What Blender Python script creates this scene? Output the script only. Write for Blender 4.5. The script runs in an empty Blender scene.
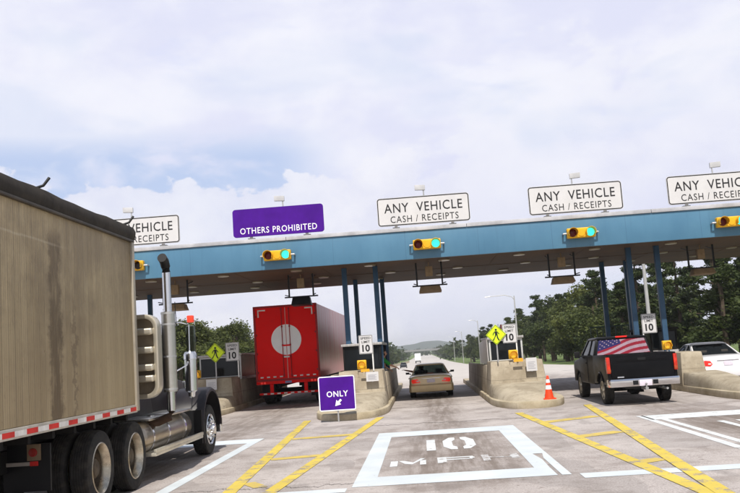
import bpy, bmesh, math, random
import numpy as np
from mathutils import Vector, Matrix
rnd = random.Random(7)
SC = bpy.context.scene
COL = SC.collection
R = math.radians

# ------------------------------------------------------------------ camera
CAM_H = 1.85
F_PX, W_PX, H_PX = 870.0, 740.0, 493.0
ROLL, VPX, VPY = R(3.9), 422.0, 349.0
d = Vector(((VPX-W_PX/2)/F_PX, -(VPY-H_PX/2)/F_PX, -1.0)).normalized()     # the road's direction, in camera axes
t = math.tan(ROLL)
u = Vector((-t, 1.0, (-t*d.x + d.y)/(-d.z))).normalized()                  # world up, in camera axes
xx = d.cross(u)
cam_data = bpy.data.cameras.new('camera')
cam = bpy.data.objects.new('camera', cam_data); COL.objects.link(cam)
rot = Matrix((xx, d, u))                                                   # camera -> world
cam.matrix_world = Matrix.Translation((0, 0, CAM_H)) @ rot.to_4x4()
cam_data.sensor_fit = 'HORIZONTAL'; cam_data.sensor_width = 36.0
cam_data.lens = 36.0*F_PX/W_PX
cam_data.clip_start = 0.05; cam_data.clip_end = 9000
SC.camera = cam

# ------------------------------------------------------------------ sun, sky, exposure
L = Vector((-0.05, 0.60, -0.80)).normalized()                               # where the sunlight goes
sun_el = math.asin(-L.z); sun_az = math.atan2(-L.x, -L.y)
sd = bpy.data.lights.new('sun', 'SUN'); sd.energy = 5.0; sd.angle = R(0.6); sd.color = (1.0, 0.95, 0.87)
sun = bpy.data.objects.new('sun', sd); COL.objects.link(sun)
sun.rotation_euler = L.to_track_quat('-Z', 'Y').to_euler()
SC.view_settings.view_transform = 'Standard'; SC.view_settings.look = 'None'
SC.view_settings.exposure = 0.0; SC.view_settings.gamma = 1.0; SC.view_settings.use_curve_mapping = False

class NT:
    """a node tree written as expressions"""
    def __init__(s, tree): s.t = tree; s.n = tree.nodes; s.l = tree.links
    def node(s, kind, **kw):
        n = s.n.new(kind)
        for k, v in kw.items(): setattr(n, k, v)
        return n
    def put(s, sock, v):
        if isinstance(v, bpy.types.NodeSocket): s.l.new(v, sock)
        else: sock.default_value = v
    def math(s, op, a, b=None, c=None, clamp=False):
        n = s.node('ShaderNodeMath', operation=op); n.use_clamp = clamp
        for i, v in enumerate((a, b, c)):
            if v is not None: s.put(n.inputs[i], v)
        return n.outputs[0]
    def step(s, v, a, b):                                                   # smooth step from a to b
        n = s.node('ShaderNodeMapRange', interpolation_type='SMOOTHSTEP')
        s.put(n.inputs[0], v); s.put(n.inputs[1], a); s.put(n.inputs[2], b); n.inputs[3].default_value = 0; n.inputs[4].default_value = 1
        return n.outputs[0]
    def mix(s, f, a, b, mode='MIX'):
        n = s.node('ShaderNodeMix', data_type='RGBA', blend_type=mode)
        s.put(n.inputs[0], f)
        for i, v in ((6, a), (7, b)):
            s.put(n.inputs[i], (*v, 1) if isinstance(v, tuple) and len(v) == 3 else v)
        return n.outputs[2]
    def noise(s, vec, scale, detail=4, rough=0.55, dist=0.0):
        n = s.node('ShaderNodeTexNoise'); n.inputs['Scale'].default_value = scale; n.inputs['Detail'].default_value = detail
        n.inputs['Roughness'].default_value = rough; n.inputs['Distortion'].default_value = dist
        if vec is not None: s.l.new(vec, n.inputs['Vector'])
        return n.outputs[0]
    def mapping(s, vec, scale=(1, 1, 1), loc=(0, 0, 0)):
        n = s.node('ShaderNodeMapping'); n.inputs['Scale'].default_value = scale; n.inputs['Location'].default_value = loc
        s.l.new(vec, n.inputs['Vector']); return n.outputs[0]
    def xyz(s, vec):
        n = s.node('ShaderNodeSeparateXYZ'); s.l.new(vec, n.inputs[0]); return n.outputs
    def comb(s, x, y, z):
        n = s.node('ShaderNodeCombineXYZ')
        for i, v in enumerate((x, y, z)): s.put(n.inputs[i], v)
        return n.outputs[0]

world = bpy.data.worlds.new('World'); SC.world = world; world.use_nodes = True
world.node_tree.nodes.clear()
w = NT(world.node_tree)
sky = w.node('ShaderNodeTexSky', sky_type='NISHITA'); sky.sun_disc = False
sky.sun_elevation = sun_el; sky.sun_rotation = sun_az; sky.air_density = 1.2; sky.dust_density = 1.5
dirv = w.node('ShaderNodeTexCoord').outputs['Generated']
dx, dy, dz = w.xyz(dirv)
az = w.math('ARCTAN2', dx, dy)
el = w.math('ARCSINE', dz)
sph = w.comb(az, w.math('MULTIPLY', el, 1.5), 0.0)                          # the sky as seen: azimuth, elevation
big = w.noise(w.mapping(sph, (1, 1.6, 1), (3.1, 0.4, 0)), 3.2, 6, 0.5, 0.3)
mid = w.noise(w.mapping(sph, (1, 1.2, 1), (0.3, 7.4, 0)), 8.0, 7, 0.55, 0.25)
puff = w.noise(w.mapping(sph, (1, 0.85, 1), (5.3, 2.4, 0)), 14.0, 7, 0.55, 0.1)
# open blue: a low band to the left of the plaza, and thin places higher up
band = w.math('MULTIPLY', w.step(el, 0.10, 0.17), w.step(el, 0.275, 0.225))
left = w.step(az, -0.06, -0.17)
openb = w.math('MULTIPLY', w.math('MULTIPLY', band, left), w.step(w.math('ADD', mid, w.math('MULTIPLY', big, 0.35)), 0.46, 0.68))
thin = w.math('MULTIPLY', w.step(big, 0.54, 0.67), 0.34)
blue = w.math('MAXIMUM', openb, thin)
# heaped clouds standing in front of the band, white tops
heap = w.math('ADD', puff, w.math('MULTIPLY', w.math('SUBTRACT', 0.212, el), 4.2))
heapm = w.math('MULTIPLY', w.step(heap, 0.50, 0.555), w.step(az, 0.2, -0.05))
wisp = w.noise(w.mapping(sph, (1, 2.2, 1), (9.1, 3.3, 0)), 5.0, 8, 0.6, 0.6)
shade = w.step(w.math('ADD', w.math('MULTIPLY', mid, 0.5), w.math('MULTIPLY', big, 0.6)), 0.44, 0.66)
cloud = w.mix(shade, (7.7, 7.9, 9.65), (9.1, 9.2, 10.1))
cloud = w.mix(w.math('MULTIPLY', w.step(wisp, 0.56, 0.70), 0.4), cloud, (7.1, 7.6, 9.8))
# softer heaps higher on the right: bright crowns, greyer feet
top = w.math('ADD', w.math('MULTIPLY', puff, 0.8), w.math('ADD', w.math('MULTIPLY', mid, 0.35), w.math('MULTIPLY', w.math('SUBTRACT', w.math('ADD', 0.26, w.math('MULTIPLY', az, 0.25)), el), 2.0)))
topm = w.math('MULTIPLY', w.math('MULTIPLY', w.step(top, 0.58, 0.66), w.step(top, 1.05, 0.70)), w.step(az, -0.12, 0.05))
cloud = w.mix(w.math('MULTIPLY', topm, 0.55), cloud, (9.0, 9.1, 9.9))
cloud = w.mix(w.math('MULTIPLY', w.math('MULTIPLY', w.step(top, 0.80, 1.1), w.step(az, -0.12, 0.05)), 0.5), cloud, (7.5, 7.7, 9.2))
cloud = w.mix(w.step(w.math('ABSOLUTE', az), 1.2, 0.5), (4.6, 4.9, 5.8), cloud)  # unseen sky to the sides, dimmed to lower the ambient fill
cloud = w.mix(w.step(dy, -0.1, -0.6), cloud, (7.8, 8.0, 8.8))  # unseen sky behind the camera, brightened as fill for surfaces facing it
cloud = w.mix(w.step(el, 0.55, 0.95), cloud, (3.6, 4.2, 5.6))  # unseen sky overhead, dimmed for stronger contrast
skyb = w.mix(0.8, sky.outputs[0], (5.9, 7.0, 9.8))
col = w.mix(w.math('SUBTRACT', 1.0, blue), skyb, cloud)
heapc = w.mix(w.step(w.math('ADD', puff, w.math('MULTIPLY', mid, 0.5)), 0.6, 0.95), (8.0, 8.15, 9.5), (9.2, 9.25, 10.0))
col = w.mix(w.math('MULTIPLY', heapm, 0.85), col, heapc)
bg = w.node('ShaderNodeBackground'); bg.inputs['Strength'].default_value = 0.1
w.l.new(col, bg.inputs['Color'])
w.l.new(bg.outputs[0], w.node('ShaderNodeOutputWorld').inputs[0])

# ------------------------------------------------------------------ materials
def newmat(name):
    m = bpy.data.materials.new(name); m.use_nodes = True; m.node_tree.nodes.clear()
    g = NT(m.node_tree)
    p = g.node('ShaderNodeBsdfPrincipled'); o = g.node('ShaderNodeOutputMaterial'); g.l.new(p.outputs[0], o.inputs[0])
    return m, g, p
MATS = {}
def mat(name, c, rough=0.6, metal=0.0, var=0.12, scale=3.0, bump=0.0, bscale=30.0, emit=None, estr=0.0, coat=0.0, dirt=None, dirt_amt=0.0, stretch=(1, 1, 1), spec=0.25):
    if name in MATS: return MATS[name]
    m, g, p = newmat(name)
    oc = g.mapping(g.node('ShaderNodeTexCoord').outputs['Object'], stretch)
    n = g.noise(oc, scale, 6, 0.6)
    k = g.step(n, 0.3, 0.7)
    lo = tuple(x*(1-var) for x in c); hi = tuple(min(1, x*(1+var)) for x in c)
    base = g.mix(k, lo, hi)
    if dirt:
        n2 = g.noise(oc, scale*0.7+0.9, 8, 0.7)
        base = g.mix(g.math('MULTIPLY', g.step(n2, 0.42, 0.72), dirt_amt), base, dirt)
    g.l.new(base, p.inputs['Base Color'])
    p.inputs['Metallic'].default_value = metal
    p.inputs['Specular IOR Level'].default_value = spec
    g.l.new(g.math('ADD', rough-0.06, g.math('MULTIPLY', n, 0.12)), p.inputs['Roughness'])
    if coat: p.inputs['Coat Weight'].default_value = coat; p.inputs['Coat Roughness'].default_value = 0.05
    if bump:
        b = g.node('ShaderNodeBump'); b.inputs['Strength'].default_value = bump; b.inputs['Distance'].default_value = 0.02
        g.l.new(g.noise(oc, bscale, 4), b.inputs['Height']); g.l.new(b.outputs[0], p.inputs['Normal'])
    if emit:
        p.inputs['Emission Color'].default_value = (*emit, 1); p.inputs['Emission Strength'].default_value = estr
    MATS[name] = m
    return m
def glassmat(name, tint, see=0.5):
    if name in MATS: return MATS[name]
    m = bpy.data.materials.new(name); m.use_nodes = True; m.node_tree.nodes.clear(); g = NT(m.node_tree)
    tr = g.node('ShaderNodeBsdfTransparent'); tr.inputs[0].default_value = (*tint, 1)
    p = g.node('ShaderNodeBsdfPrincipled'); p.inputs['Base Color'].default_value = (0.02, 0.025, 0.03, 1); p.inputs['Roughness'].default_value = 0.06
    mx = g.node('ShaderNodeMixShader'); mx.inputs[0].default_value = 1-see
    g.l.new(tr.outputs[0], mx.inputs[1]); g.l.new(p.outputs[0], mx.inputs[2])
    g.l.new(mx.outputs[0], g.node('ShaderNodeOutputMaterial').inputs[0]); MATS[name] = m
    return m
M_BLACK = mat('black_paint', (0.008, 0.008, 0.009), 0.5, var=0.2, spec=.25)
M_RUBBER = mat('tyre_rubber', (0.022, 0.021, 0.02), 0.85, var=0.35, scale=9, dirt=(0.10, 0.085, 0.065), dirt_amt=0.35)
M_DARK = mat('dark_underbody', (0.008, 0.0075, 0.0075), 0.85, var=0.3, spec=.2)
M_CHROME = mat('chrome', (0.75, 0.75, 0.76), 0.16, 1.0, var=0.06, dirt=(0.35, 0.3, 0.24), dirt_amt=0.25)
M_ALU = mat('polished_aluminium', (0.62, 0.60, 0.55), 0.3, 1.0, var=0.12, dirt=(0.26, 0.22, 0.16), dirt_amt=0.45)
M_STEEL = mat('galvanised_steel', (0.42, 0.42, 0.42), 0.5, 0.6, var=0.15)
M_WHITE = mat('white_sign_sheet', (0.58, 0.57, 0.575), 0.5, var=0.05, scale=1.6, dirt=(0.55, 0.54, 0.5), dirt_amt=0.25)
M_INK = mat('black_sign_ink', (0.016, 0.016, 0.018), 0.55)
M_PURPLE = mat('purple_sign_sheet', (0.062, 0.008, 0.225), 0.55, var=0.12, scale=1.4, spec=.08)
M_LETTER = mat('white_letter_sheet', (0.82, 0.82, 0.84), 0.5, var=0.04)
M_LIME = mat('yellow_green_sign_sheet', (0.62, 0.80, 0.02), 0.5, var=0.06, emit=(0.55, 0.8, 0.0), estr=0.0)
M_YELLOW = mat('signal_yellow', (0.78, 0.42, 0.015), 0.45, var=0.12, dirt=(0.3, 0.17, 0.02), dirt_amt=0.25)
M_AMBER = mat('amber_lens', (0.85, 0.42, 0.02), 0.25, emit=(1.0, 0.55, 0.05), estr=0.35)
M_GREENL = mat('green_lens', (0.03, 0.6, 0.45), 0.3, emit=(0.06, 1.0, 0.72), estr=1.1)
M_REDL = mat('dark_red_lens', (0.10, 0.006, 0.004), 0.25)
M_TAIL = mat('tail_light_lens', (0.62, 0.012, 0.01), 0.2, emit=(1.0, 0.04, 0.015), estr=0.32, coat=0.5)
M_ORANGE = mat('cone_orange', (0.82, 0.055, 0.012), 0.5, var=0.1)
M_TAPE_R = mat('red_tape', (0.6, 0.02, 0.015), 0.45, var=0.2, scale=5)
M_TAPE_W = mat('white_tape', (0.75, 0.72, 0.68), 0.45, var=0.15, scale=5)
M_PLATE = mat('licence_plate', (0.66, 0.6, 0.68), 0.4, var=0.08, scale=14)
M_SKIN = mat('skin', (0.50, 0.27, 0.18), 0.55, var=0.08)
M_POLE = mat('pale_pole_metal', (0.42, 0.42, 0.41), 0.5, 0.2, var=0.08)
M_GLASSD = mat('dark_window_glass', (0.008, 0.010, 0.012), 0.08, var=0.1)
M_GLASS = glassmat('car_glass', (0.62, 0.68, 0.66), 0.62)
M_GLASST = glassmat('tinted_car_glass', (0.25, 0.28, 0.28), 0.4)
def concmat(name, c, hi):
    m, g, p = newmat(name)
    oc = g.node('ShaderNodeTexCoord').outputs['Object']; X, Y, Z = g.xyz(oc)
    n = g.noise(oc, 1.4, 7, 0.65); fine = g.noise(oc, 26, 5, 0.75); run = g.noise(g.mapping(oc, (3.4, 3.4, 0.35)), 1.6, 7, 0.7)
    a = g.mix(g.step(n, 0.34, 0.66), c, hi)
    a = g.mix(g.math('MULTIPLY', g.step(run, 0.52, 0.76), 0.6), a, tuple(x*0.45 for x in c))
    a = g.mix(g.math('MULTIPLY', g.step(fine, 0.5, 0.72), 0.35), a, tuple(x*0.62 for x in c))
    scuff = g.noise(g.mapping(oc, (2.2, 0.5, 9)), 2.0, 6, 0.7)
    a = g.mix(g.math('MULTIPLY', g.step(scuff, 0.60, 0.70), 0.55), a, (0.06, 0.052, 0.045))
    hl = g.math('ABSOLUTE', g.math('SUBTRACT', g.math('ADD', Z, g.math('MULTIPLY', n, 0.04)), 0.70))
    a = g.mix(g.math('MULTIPLY', g.step(hl, 0.012, 0.004), 0.5), a, tuple(x*0.4 for x in c))
    g.l.new(a, p.inputs['Base Color']); p.inputs['Roughness'].default_value = 0.92; p.inputs['Specular IOR Level'].default_value = 0.2
    b = g.node('ShaderNodeBump'); b.inputs['Strength'].default_value = 0.45; b.inputs['Distance'].default_value = 0.02
    g.l.new(g.math('ADD', n, g.math('MULTIPLY', fine, 0.4)), b.inputs['Height']); g.l.new(b.outputs[0], p.inputs['Normal'])
    return m
M_CONC = concmat('toll_concrete', (0.30, 0.252, 0.182), (0.44, 0.382, 0.29))
M_CURB = concmat('curb_concrete', (0.36, 0.30, 0.20), (0.50, 0.43, 0.315))

# ------------------------------------------------------------------ mesh builder and object helpers
class MB:
    def __init__(s): s.v = []; s.f = []; s.m = []
    def add(s, vs, fs, mi=0):
        o = len(s.v); s.v += [tuple(p) for p in vs]; s.f += [tuple(i+o for i in f) for f in fs]; s.m += [mi]*len(fs); return s
    def hexa(s, p, mi=0):                                                   # p: four below, four above, same order
        return s.add(p, [(3, 2, 1, 0), (4, 5, 6, 7), (0, 1, 5, 4), (1, 2, 6, 5), (2, 3, 7, 6), (3, 0, 4, 7)], mi)
    def box(s, x0, x1, y0, y1, z0, z1, mi=0):
        return s.hexa([(x0, y0, z0), (x1, y0, z0), (x1, y1, z0), (x0, y1, z0), (x0, y0, z1), (x1, y0, z1), (x1, y1, z1), (x0, y1, z1)], mi)
    def loft(s, rings, mi=0, caps=True):
        n = len(rings[0]); vs = [p for r in rings for p in r]; fs = []
        for k in range(len(rings)-1):
            for i in range(n):
                j = (i+1) % n
                fs.append((k*n+i, k*n+j, (k+1)*n+j, (k+1)*n+i))
        if caps: fs += [tuple(range(n))[::-1], tuple((len(rings)-1)*n+i for i in range(n))]
        return s.add(vs, fs, mi)
    def tube(s, pts, r, n=10, mi=0, caps=True):
        pts = [Vector(p) for p in pts]; rs = r if isinstance(r, (list, tuple)) else [r]*len(pts); rings = []
        for i, p in enumerate(pts):
            a = pts[max(i-1, 0)]; b = pts[min(i+1, len(pts)-1)]; dr = (b-a).normalized()
            ref = Vector((0, 0, 1)) if abs(dr.z) < 0.9 else Vector((1, 0, 0))
            e1 = dr.cross(ref).normalized(); e2 = dr.cross(e1)
            rings.append([p + rs[i]*(math.cos(2*math.pi*k/n)*e1 + math.sin(2*math.pi*k/n)*e2) for k in range(n)])
        return s.loft(rings, mi, caps)
    def prism(s, poly, plane, a, b, mi=0):                                  # poly in the plane's two axes, extruded along the third
        f = {'xz': lambda p, k: (p[0], k, p[1]), 'xy': lambda p, k: (p[0], p[1], k), 'yz': lambda p, k: (k, p[0], p[1])}[plane]
        return s.loft([[f(p, a) for p in poly], [f(p, b) for p in poly]], mi)
    def lathe(s, prof, c, axis='x', n=28, mi=0, caps=True):                            # prof: (radius, offset along axis)
        rings = []
        for r, o in prof:
            r = max(r, 0.001); ring = []
            for k in range(n):
                q = 2*math.pi*k/n; a, b = r*math.cos(q), r*math.sin(q)
                ring.append({'x': (c[0]+o, c[1]+a, c[2]+b), 'y': (c[0]+a, c[1]+o, c[2]+b), 'z': (c[0]+a, c[1]+b, c[2]+o)}[axis])
            rings.append(ring)
        return s.loft(rings, mi, caps)
    def build(s, name, mats, parent=None, bevel=0.0, smooth=38, seg=2):
        me = bpy.data.meshes.new(name); bm = bmesh.new()
        vs = [bm.verts.new(p) for p in s.v]
        for f, mi in zip(s.f, s.m):
            try: fc = bm.faces.new([vs[i] for i in f]); fc.material_index = mi
            except ValueError: pass
        bmesh.ops.recalc_face_normals(bm, faces=bm.faces)
        if bevel:
            es = [e for e in bm.edges if len(e.link_faces) == 2 and e.calc_face_angle(0) > R(35)]
            bmesh.ops.bevel(bm, geom=es, offset=bevel, offset_type='OFFSET', segments=seg, profile=0.6, affect='EDGES', clamp_overlap=True)
        finish(bm, smooth); bm.to_mesh(me); bm.free()
        for m in (mats if isinstance(mats, (list, tuple)) else [mats]): me.materials.append(m)
        return link(name, me, parent)
def finish(bm, smooth):
    if smooth:
        for f in bm.faces: f.smooth = True
        for e in bm.edges: e.smooth = len(e.link_faces) == 2 and e.calc_face_angle(0) < R(smooth)
def link(name, me, parent=None):
    o = bpy.data.objects.new(name, me); COL.objects.link(o)
    if parent is not None: o.parent = parent
    return o
def tag(o, label=None, cat=None, group=None, kind=None):
    for k, v in (('label', label), ('category', cat), ('group', group), ('kind', kind)):
        if v: o[k] = v
    return o
def thing(name, label, cat, loc=(0, 0, 0), rz=0.0, group=None):
    o = bpy.data.objects.new(name, None); COL.objects.link(o); o.location = loc; o.rotation_euler = (0, 0, rz)
    o.empty_display_size = 0.2
    return tag(o, label, cat, group)
def copy_tree(o, parent=None):
    c = o.copy(); COL.objects.link(c)
    if parent is not None: c.parent = parent
    for ch in list(o.children): copy_tree(ch, c)
    return c
def baked(o, smooth=38):                                                    # the modifiers of o become its mesh
    dg = bpy.context.evaluated_depsgraph_get(); me = bpy.data.meshes.new_from_object(o.evaluated_get(dg))
    o.modifiers.clear(); o.data = me
    bm = bmesh.new(); bm.from_mesh(me); finish(bm, smooth); bm.to_mesh(me); bm.free()
    return o
def cut(o, cutter_mb, smooth=38, levels=0):
    c = cutter_mb.build('cutter', M_DARK)
    if levels: s = o.modifiers.new('s', 'SUBSURF'); s.levels = levels; s.render_levels = levels
    b = o.modifiers.new('b', 'BOOLEAN'); b.operation = 'DIFFERENCE'; b.solver = 'EXACT'; b.object = c
    baked(o, smooth); me = c.data; bpy.data.objects.remove(c); bpy.data.meshes.remove(me)
    return o
def text_on(mb, s, cx, cz, wdt, hgt, y, depth=0.004, bold=0.0, space=1.0, mi=0, wordsp=1.0):
    """letters standing upright, facing -Y, fitted to a width and height"""
    cu = bpy.data.curves.new('t', 'FONT'); cu.body = s; cu.size = 1; cu.offset = bold; cu.extrude = 0.01; cu.space_character = space; cu.space_word = wordsp; cu.resolution_u = 3
    ob = bpy.data.objects.new('t', cu); COL.objects.link(ob)
    dg = bpy.context.evaluated_depsgraph_get(); dg.update(); me = bpy.data.meshes.new_from_object(ob.evaluated_get(dg))
    P = np.array([v.co[:] for v in me.vertices]); lo = P.min(0); hi = P.max(0)
    vs = [(cx + ((p[0]-lo[0])/(hi[0]-lo[0])-0.5)*wdt, y - depth*(p[2]-lo[2])/(hi[2]-lo[2]), cz + ((p[1]-lo[1])/(hi[1]-lo[1])-0.5)*hgt) for p in P]
    mb.add(vs, [tuple(p.vertices) for p in me.polygons], mi)
    bpy.data.objects.remove(ob); bpy.data.curves.remove(cu); bpy.data.meshes.remove(me)
def rrect(x0, x1, z0, z1, r, n=5):
    pts = []
    for cx, cz, a0 in ((x1-r, z0+r, -90), (x1-r, z1-r, 0), (x0+r, z1-r, 90), (x0+r, z0+r, 180)):
        for k in range(n+1):
            a = R(a0 + 90*k/n); pts.append((cx+r*math.cos(a), cz+r*math.sin(a)))
    return pts
def frame_ring(mb, x0, x1, z0, z1, r, wd, ya, yb, mi=0, n=5):               # a rounded rectangular border
    a = rrect(x0, x1, z0, z1, r, n); b = rrect(x0+wd, x1-wd, z0+wd, z1-wd, max(r-wd, 0.005), n); k = len(a)
    vs = [(p[0], ya, p[1]) for p in a]+[(p[0], ya, p[1]) for p in b]+[(p[0], yb, p[1]) for p in a]+[(p[0], yb, p[1]) for p in b]
    fs = []
    for i in range(k):
        j = (i+1) % k
        fs += [(i, j, k+j, k+i), (2*k+i, 3*k+i, 3*k+j, 2*k+j), (i, 2*k+i, 2*k+j, j), (k+i, k+j, 3*k+j, 3*k+i)]
    mb.add(vs, fs, mi)
def skinned(name, V, E, rad, material, parent=None, levels=2):
    me = bpy.data.meshes.new(name); me.from_pydata(V, E, []); o = link(name, me, parent)
    sk = o.modifiers.new('skin', 'SKIN'); sk.use_smooth_shade = True
    for i, r in enumerate(rad):
        v = me.skin_vertices[0].data[i]; v.radius = (r, r) if not isinstance(r, tuple) else r; v.use_root = (i == 0)
    s = o.modifiers.new('s', 'SUBSURF'); s.levels = levels; s.render_levels = levels
    baked(o, 180); o.data.materials.append(material); return o

# ------------------------------------------------------------------ ground, road, hill
def gz(y):                                                                  # the land falls away beyond the plaza
    if y < 60: return 0.0
    pts = [(60, 0), (100, -0.55), (160, -1.6), (225, -2.7), (300, -3.4), (370, -3.9), (600, -4.8), (1200, -6), (6000, -6)]
    for (a, za), (b, zb) in zip(pts, pts[1:]):
        if y <= b: return za + (zb-za)*(y-a)/(b-a)
    return -6.0
YS = [-60, -20, 0, 10, 20, 30, 40, 52, 60, 68, 76, 85, 100, 115, 130, 145, 160, 180, 200, 225, 250, 300, 370, 450, 600, 900, 1200, 2000, 3300]
def sheet(mb, xl, xr, lift, ys):
    vs, fs = [], []
    for y in ys: vs += [(xl(y), y, gz(y)+lift), (xr(y), y, gz(y)+lift)]
    for i in range(len(ys)-1): fs.append((2*i, 2*i+1, 2*i+3, 2*i+2))
    mb.add(vs, fs)
m, g, p = newmat('grass_ground')
oc = g.node('ShaderNodeTexCoord').outputs['Object']
a = g.mix(g.step(g.noise(oc, 0.12, 6, 0.65), 0.35, 0.65), (0.075, 0.115, 0.02), (0.13, 0.19, 0.03))
a = g.mix(g.math('MULTIPLY', g.step(g.noise(oc, 2.5, 6, 0.7), 0.4, 0.75), 0.5), a, (0.055, 0.075, 0.02))
g.l.new(a, p.inputs['Base Color']); p.inputs['Roughness'].default_value = 0.95
b = g.node('ShaderNodeBump'); b.inputs['Strength'].default_value = 0.6; b.inputs['Distance'].default_value = 0.08
g.l.new(g.noise(oc, 9, 5, 0.7), b.inputs['Height']); g.l.new(b.outputs[0], p.inputs['Normal'])
mb = MB(); sheet(mb, lambda y: -1600, lambda y: 1600, -0.05, YS)
tag(mb.build('ground', m, smooth=0), kind='structure')

# road: worn pale asphalt, darker and browner where tyres and oil drop, transverse cracks
m, g, p = newmat('worn_asphalt')
oc = g.node('ShaderNodeTexCoord').outputs['Object']; X, Y, Z = g.xyz(oc)
fine = g.noise(oc, 38, 5, 0.75); midn = g.noise(oc, 1.3, 6, 0.62, 0.4); big = g.noise(oc, 0.28, 5, 0.6)
base = g.mix(g.step(fine, 0.32, 0.68), (0.27, 0.237, 0.222), (0.55, 0.495, 0.465))
base = g.mix(g.math('MULTIPLY', g.step(midn, 0.42, 0.68), 0.55), base, (0.19, 0.155, 0.132))
base = g.mix(g.math('MULTIPLY', g.step(big, 0.46, 0.62), 0.45), base, (0.55, 0.50, 0.47))
spk = g.noise(oc, 7.0, 7, 0.7)
base = g.mix(g.math('MULTIPLY', g.step(spk, 0.54, 0.68), 0.6), base, (0.15, 0.118, 0.097))
patch = g.noise(g.mapping(oc, (0.9, 0.35, 1), (4.2, 1.7, 0)), 0.9, 3, 0.4)
base = g.mix(g.math('MULTIPLY', g.step(patch, 0.575, 0.585), 0.30), base, (0.20, 0.18, 0.17))
wob = g.math('MULTIPLY', g.math('SUBTRACT', g.noise(g.mapping(oc, (0.6, 0.12, 1)), 1.0, 4), 0.5), 0.9)
def lane_streak(cx, half, y0, y1, y2, y3):
    dxn = g.math('ABSOLUTE', g.math('ADD', g.math('SUBTRACT', X, cx), wob))
    lat = g.step(dxn, half, half*0.25)
    lon = g.math('MULTIPLY', g.step(Y, y0, y1), g.step(Y, y3, y2))
    return g.math('MULTIPLY', lat, lon)
streakn = g.step(g.noise(g.mapping(oc, (2.6, 0.22, 1)), 2.2, 6, 0.65), 0.34, 0.62)
for cx, half, ys, amt in ((0.42, 1.5, (11.0, 13.0, 19.4, 20.6), 0.72), (0.42, 0.8, (17, 22, 48, 60), 0.62), (-5.3, 1.5, (8, 15, 48, 60), 0.55),
                          (6.1, 1.6, (14, 17, 46, 60), 0.45), (5.9, 1.1, (12.6, 14, 19.5, 20.5), 0.5), (0.5, 1.1, (2, 4, 10.6, 11.6), 0.35)):
    k = lane_streak(cx, half, *ys)
    base = g.mix(g.math('MULTIPLY', g.math('MULTIPLY', k, g.math('ADD', 0.35, g.math('MULTIPLY', streakn, 0.65))), amt), base, (0.115, 0.083, 0.06))
# pale concrete beyond the booths
base = g.mix(g.math('MULTIPLY', g.step(Y, 42, 56), 0.75), base, (0.52, 0.485, 0.45))
cn = g.math('MULTIPLY', g.math('SUBTRACT', g.noise(g.mapping(oc, (0.9, 0.05, 1)), 1.6, 8, 0.7), 0.5), 1.5)
for yy, slope, x0, x1, wdt in ((22.3, -0.12, -1.6, 2.4, 0.07), (12.75, -0.05, -30, -0.9, 0.035), (12.3, 0.0, 2.3, 3.0, 0.05), (28.6, -0.05, -8, 12, 0.05), (9.3, 0.04, -30, 20, 0.03)):
    dd = g.math('ABSOLUTE', g.math('SUBTRACT', Y, g.math('ADD', g.math('ADD', yy, cn), g.math('MULTIPLY', X, slope))))
    k = g.math('MULTIPLY', g.step(dd, wdt*1.3, wdt*0.4), g.math('MULTIPLY', g.math('GREATER_THAN', X, x0), g.math('LESS_THAN', X, x1)))
    base = g.mix(g.math('MULTIPLY', k, 0.8), base, (0.05, 0.042, 0.036))
ASPHALT_COLOUR = base
g.l.new(base, p.inputs['Base Color']); p.inputs['Roughness'].default_value = 0.88; p.inputs['Specular IOR Level'].default_value = 0.3
b = g.node('ShaderNodeBump'); b.inputs['Strength'].default_value = 0.35; b.inputs['Distance'].default_value = 0.012
g.l.new(g.noise(oc, 60, 4, 0.7), b.inputs['Height']); g.l.new(b.outputs[0], p.inputs['Normal'])
mb = MB()
def taper(y, a, b, y0=52, y1=76): return a if y <= y0 else b if y >= y1 else a + (b-a)*(y-y0)/(y1-y0)
sheet(mb, lambda y: taper(y, -32, -9.2) if y < 300 else -9.2 + (y-300)*0.004, lambda y: taper(y, 17.5, 11.2, 48, 66) if y < 300 else 11.2, 0.0, [y for y in YS if y <= 1200])
tag(mb.build('road', m, smooth=0), kind='structure')

def paint(name, c, worn, under=(0.26, 0.225, 0.20), scale=3.0):
    m, g, p = newmat(name)
    oc = g.node('ShaderNodeTexCoord').outputs['Object']
    fine = g.noise(oc, 34, 5, 0.75); n = g.noise(oc, scale, 8, 0.72)
    c1 = g.mix(g.step(g.noise(oc, 1.1, 5, 0.6), 0.35, 0.7), tuple(x*0.86 for x in c), c)
    k = g.step(g.math('ADD', n, g.math('MULTIPLY', g.math('SUBTRACT', fine, 0.5), 0.35)), worn, worn+0.09)
    tread = g.step(g.noise(g.mapping(oc, (3.2, 0.25, 1)), 1.4, 6, 0.7), 0.62, 0.8)
    c1 = g.mix(g.math('MULTIPLY', tread, 0.5), c1, tuple(x*0.55 for x in c))
    g.l.new(g.mix(k, c1, under), p.inputs['Base Color']); p.inputs['Roughness'].default_value = 0.75
    return m
P_WHITE = paint('white_road_paint', (0.62, 0.665, 0.685), 0.62)
P_WORN = paint('worn_white_road_paint', (0.68, 0.70, 0.70), 0.57, (0.24, 0.20, 0.175), 3.0)
P_FAINT = paint('faint_white_road_paint', (0.60, 0.60, 0.60), 0.47, (0.27, 0.228, 0.20), 3.4)
P_YEL = paint('yellow_road_paint', (0.66, 0.50, 0.075), 0.52)
P_YELF = paint('faint_yellow_road_paint', (0.62, 0.46, 0.10), 0.52, (0.30, 0.265, 0.22))
def flat(name, polys, material, z):
    mb = MB()
    for q in polys:
        # cut long strips so the surface is one sheet of several faces
        mb.add([(x, y, z) for x, y in q], [tuple(range(len(q)))])
    return tag(mb.build(name, material, smooth=0), kind='structure')
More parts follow.
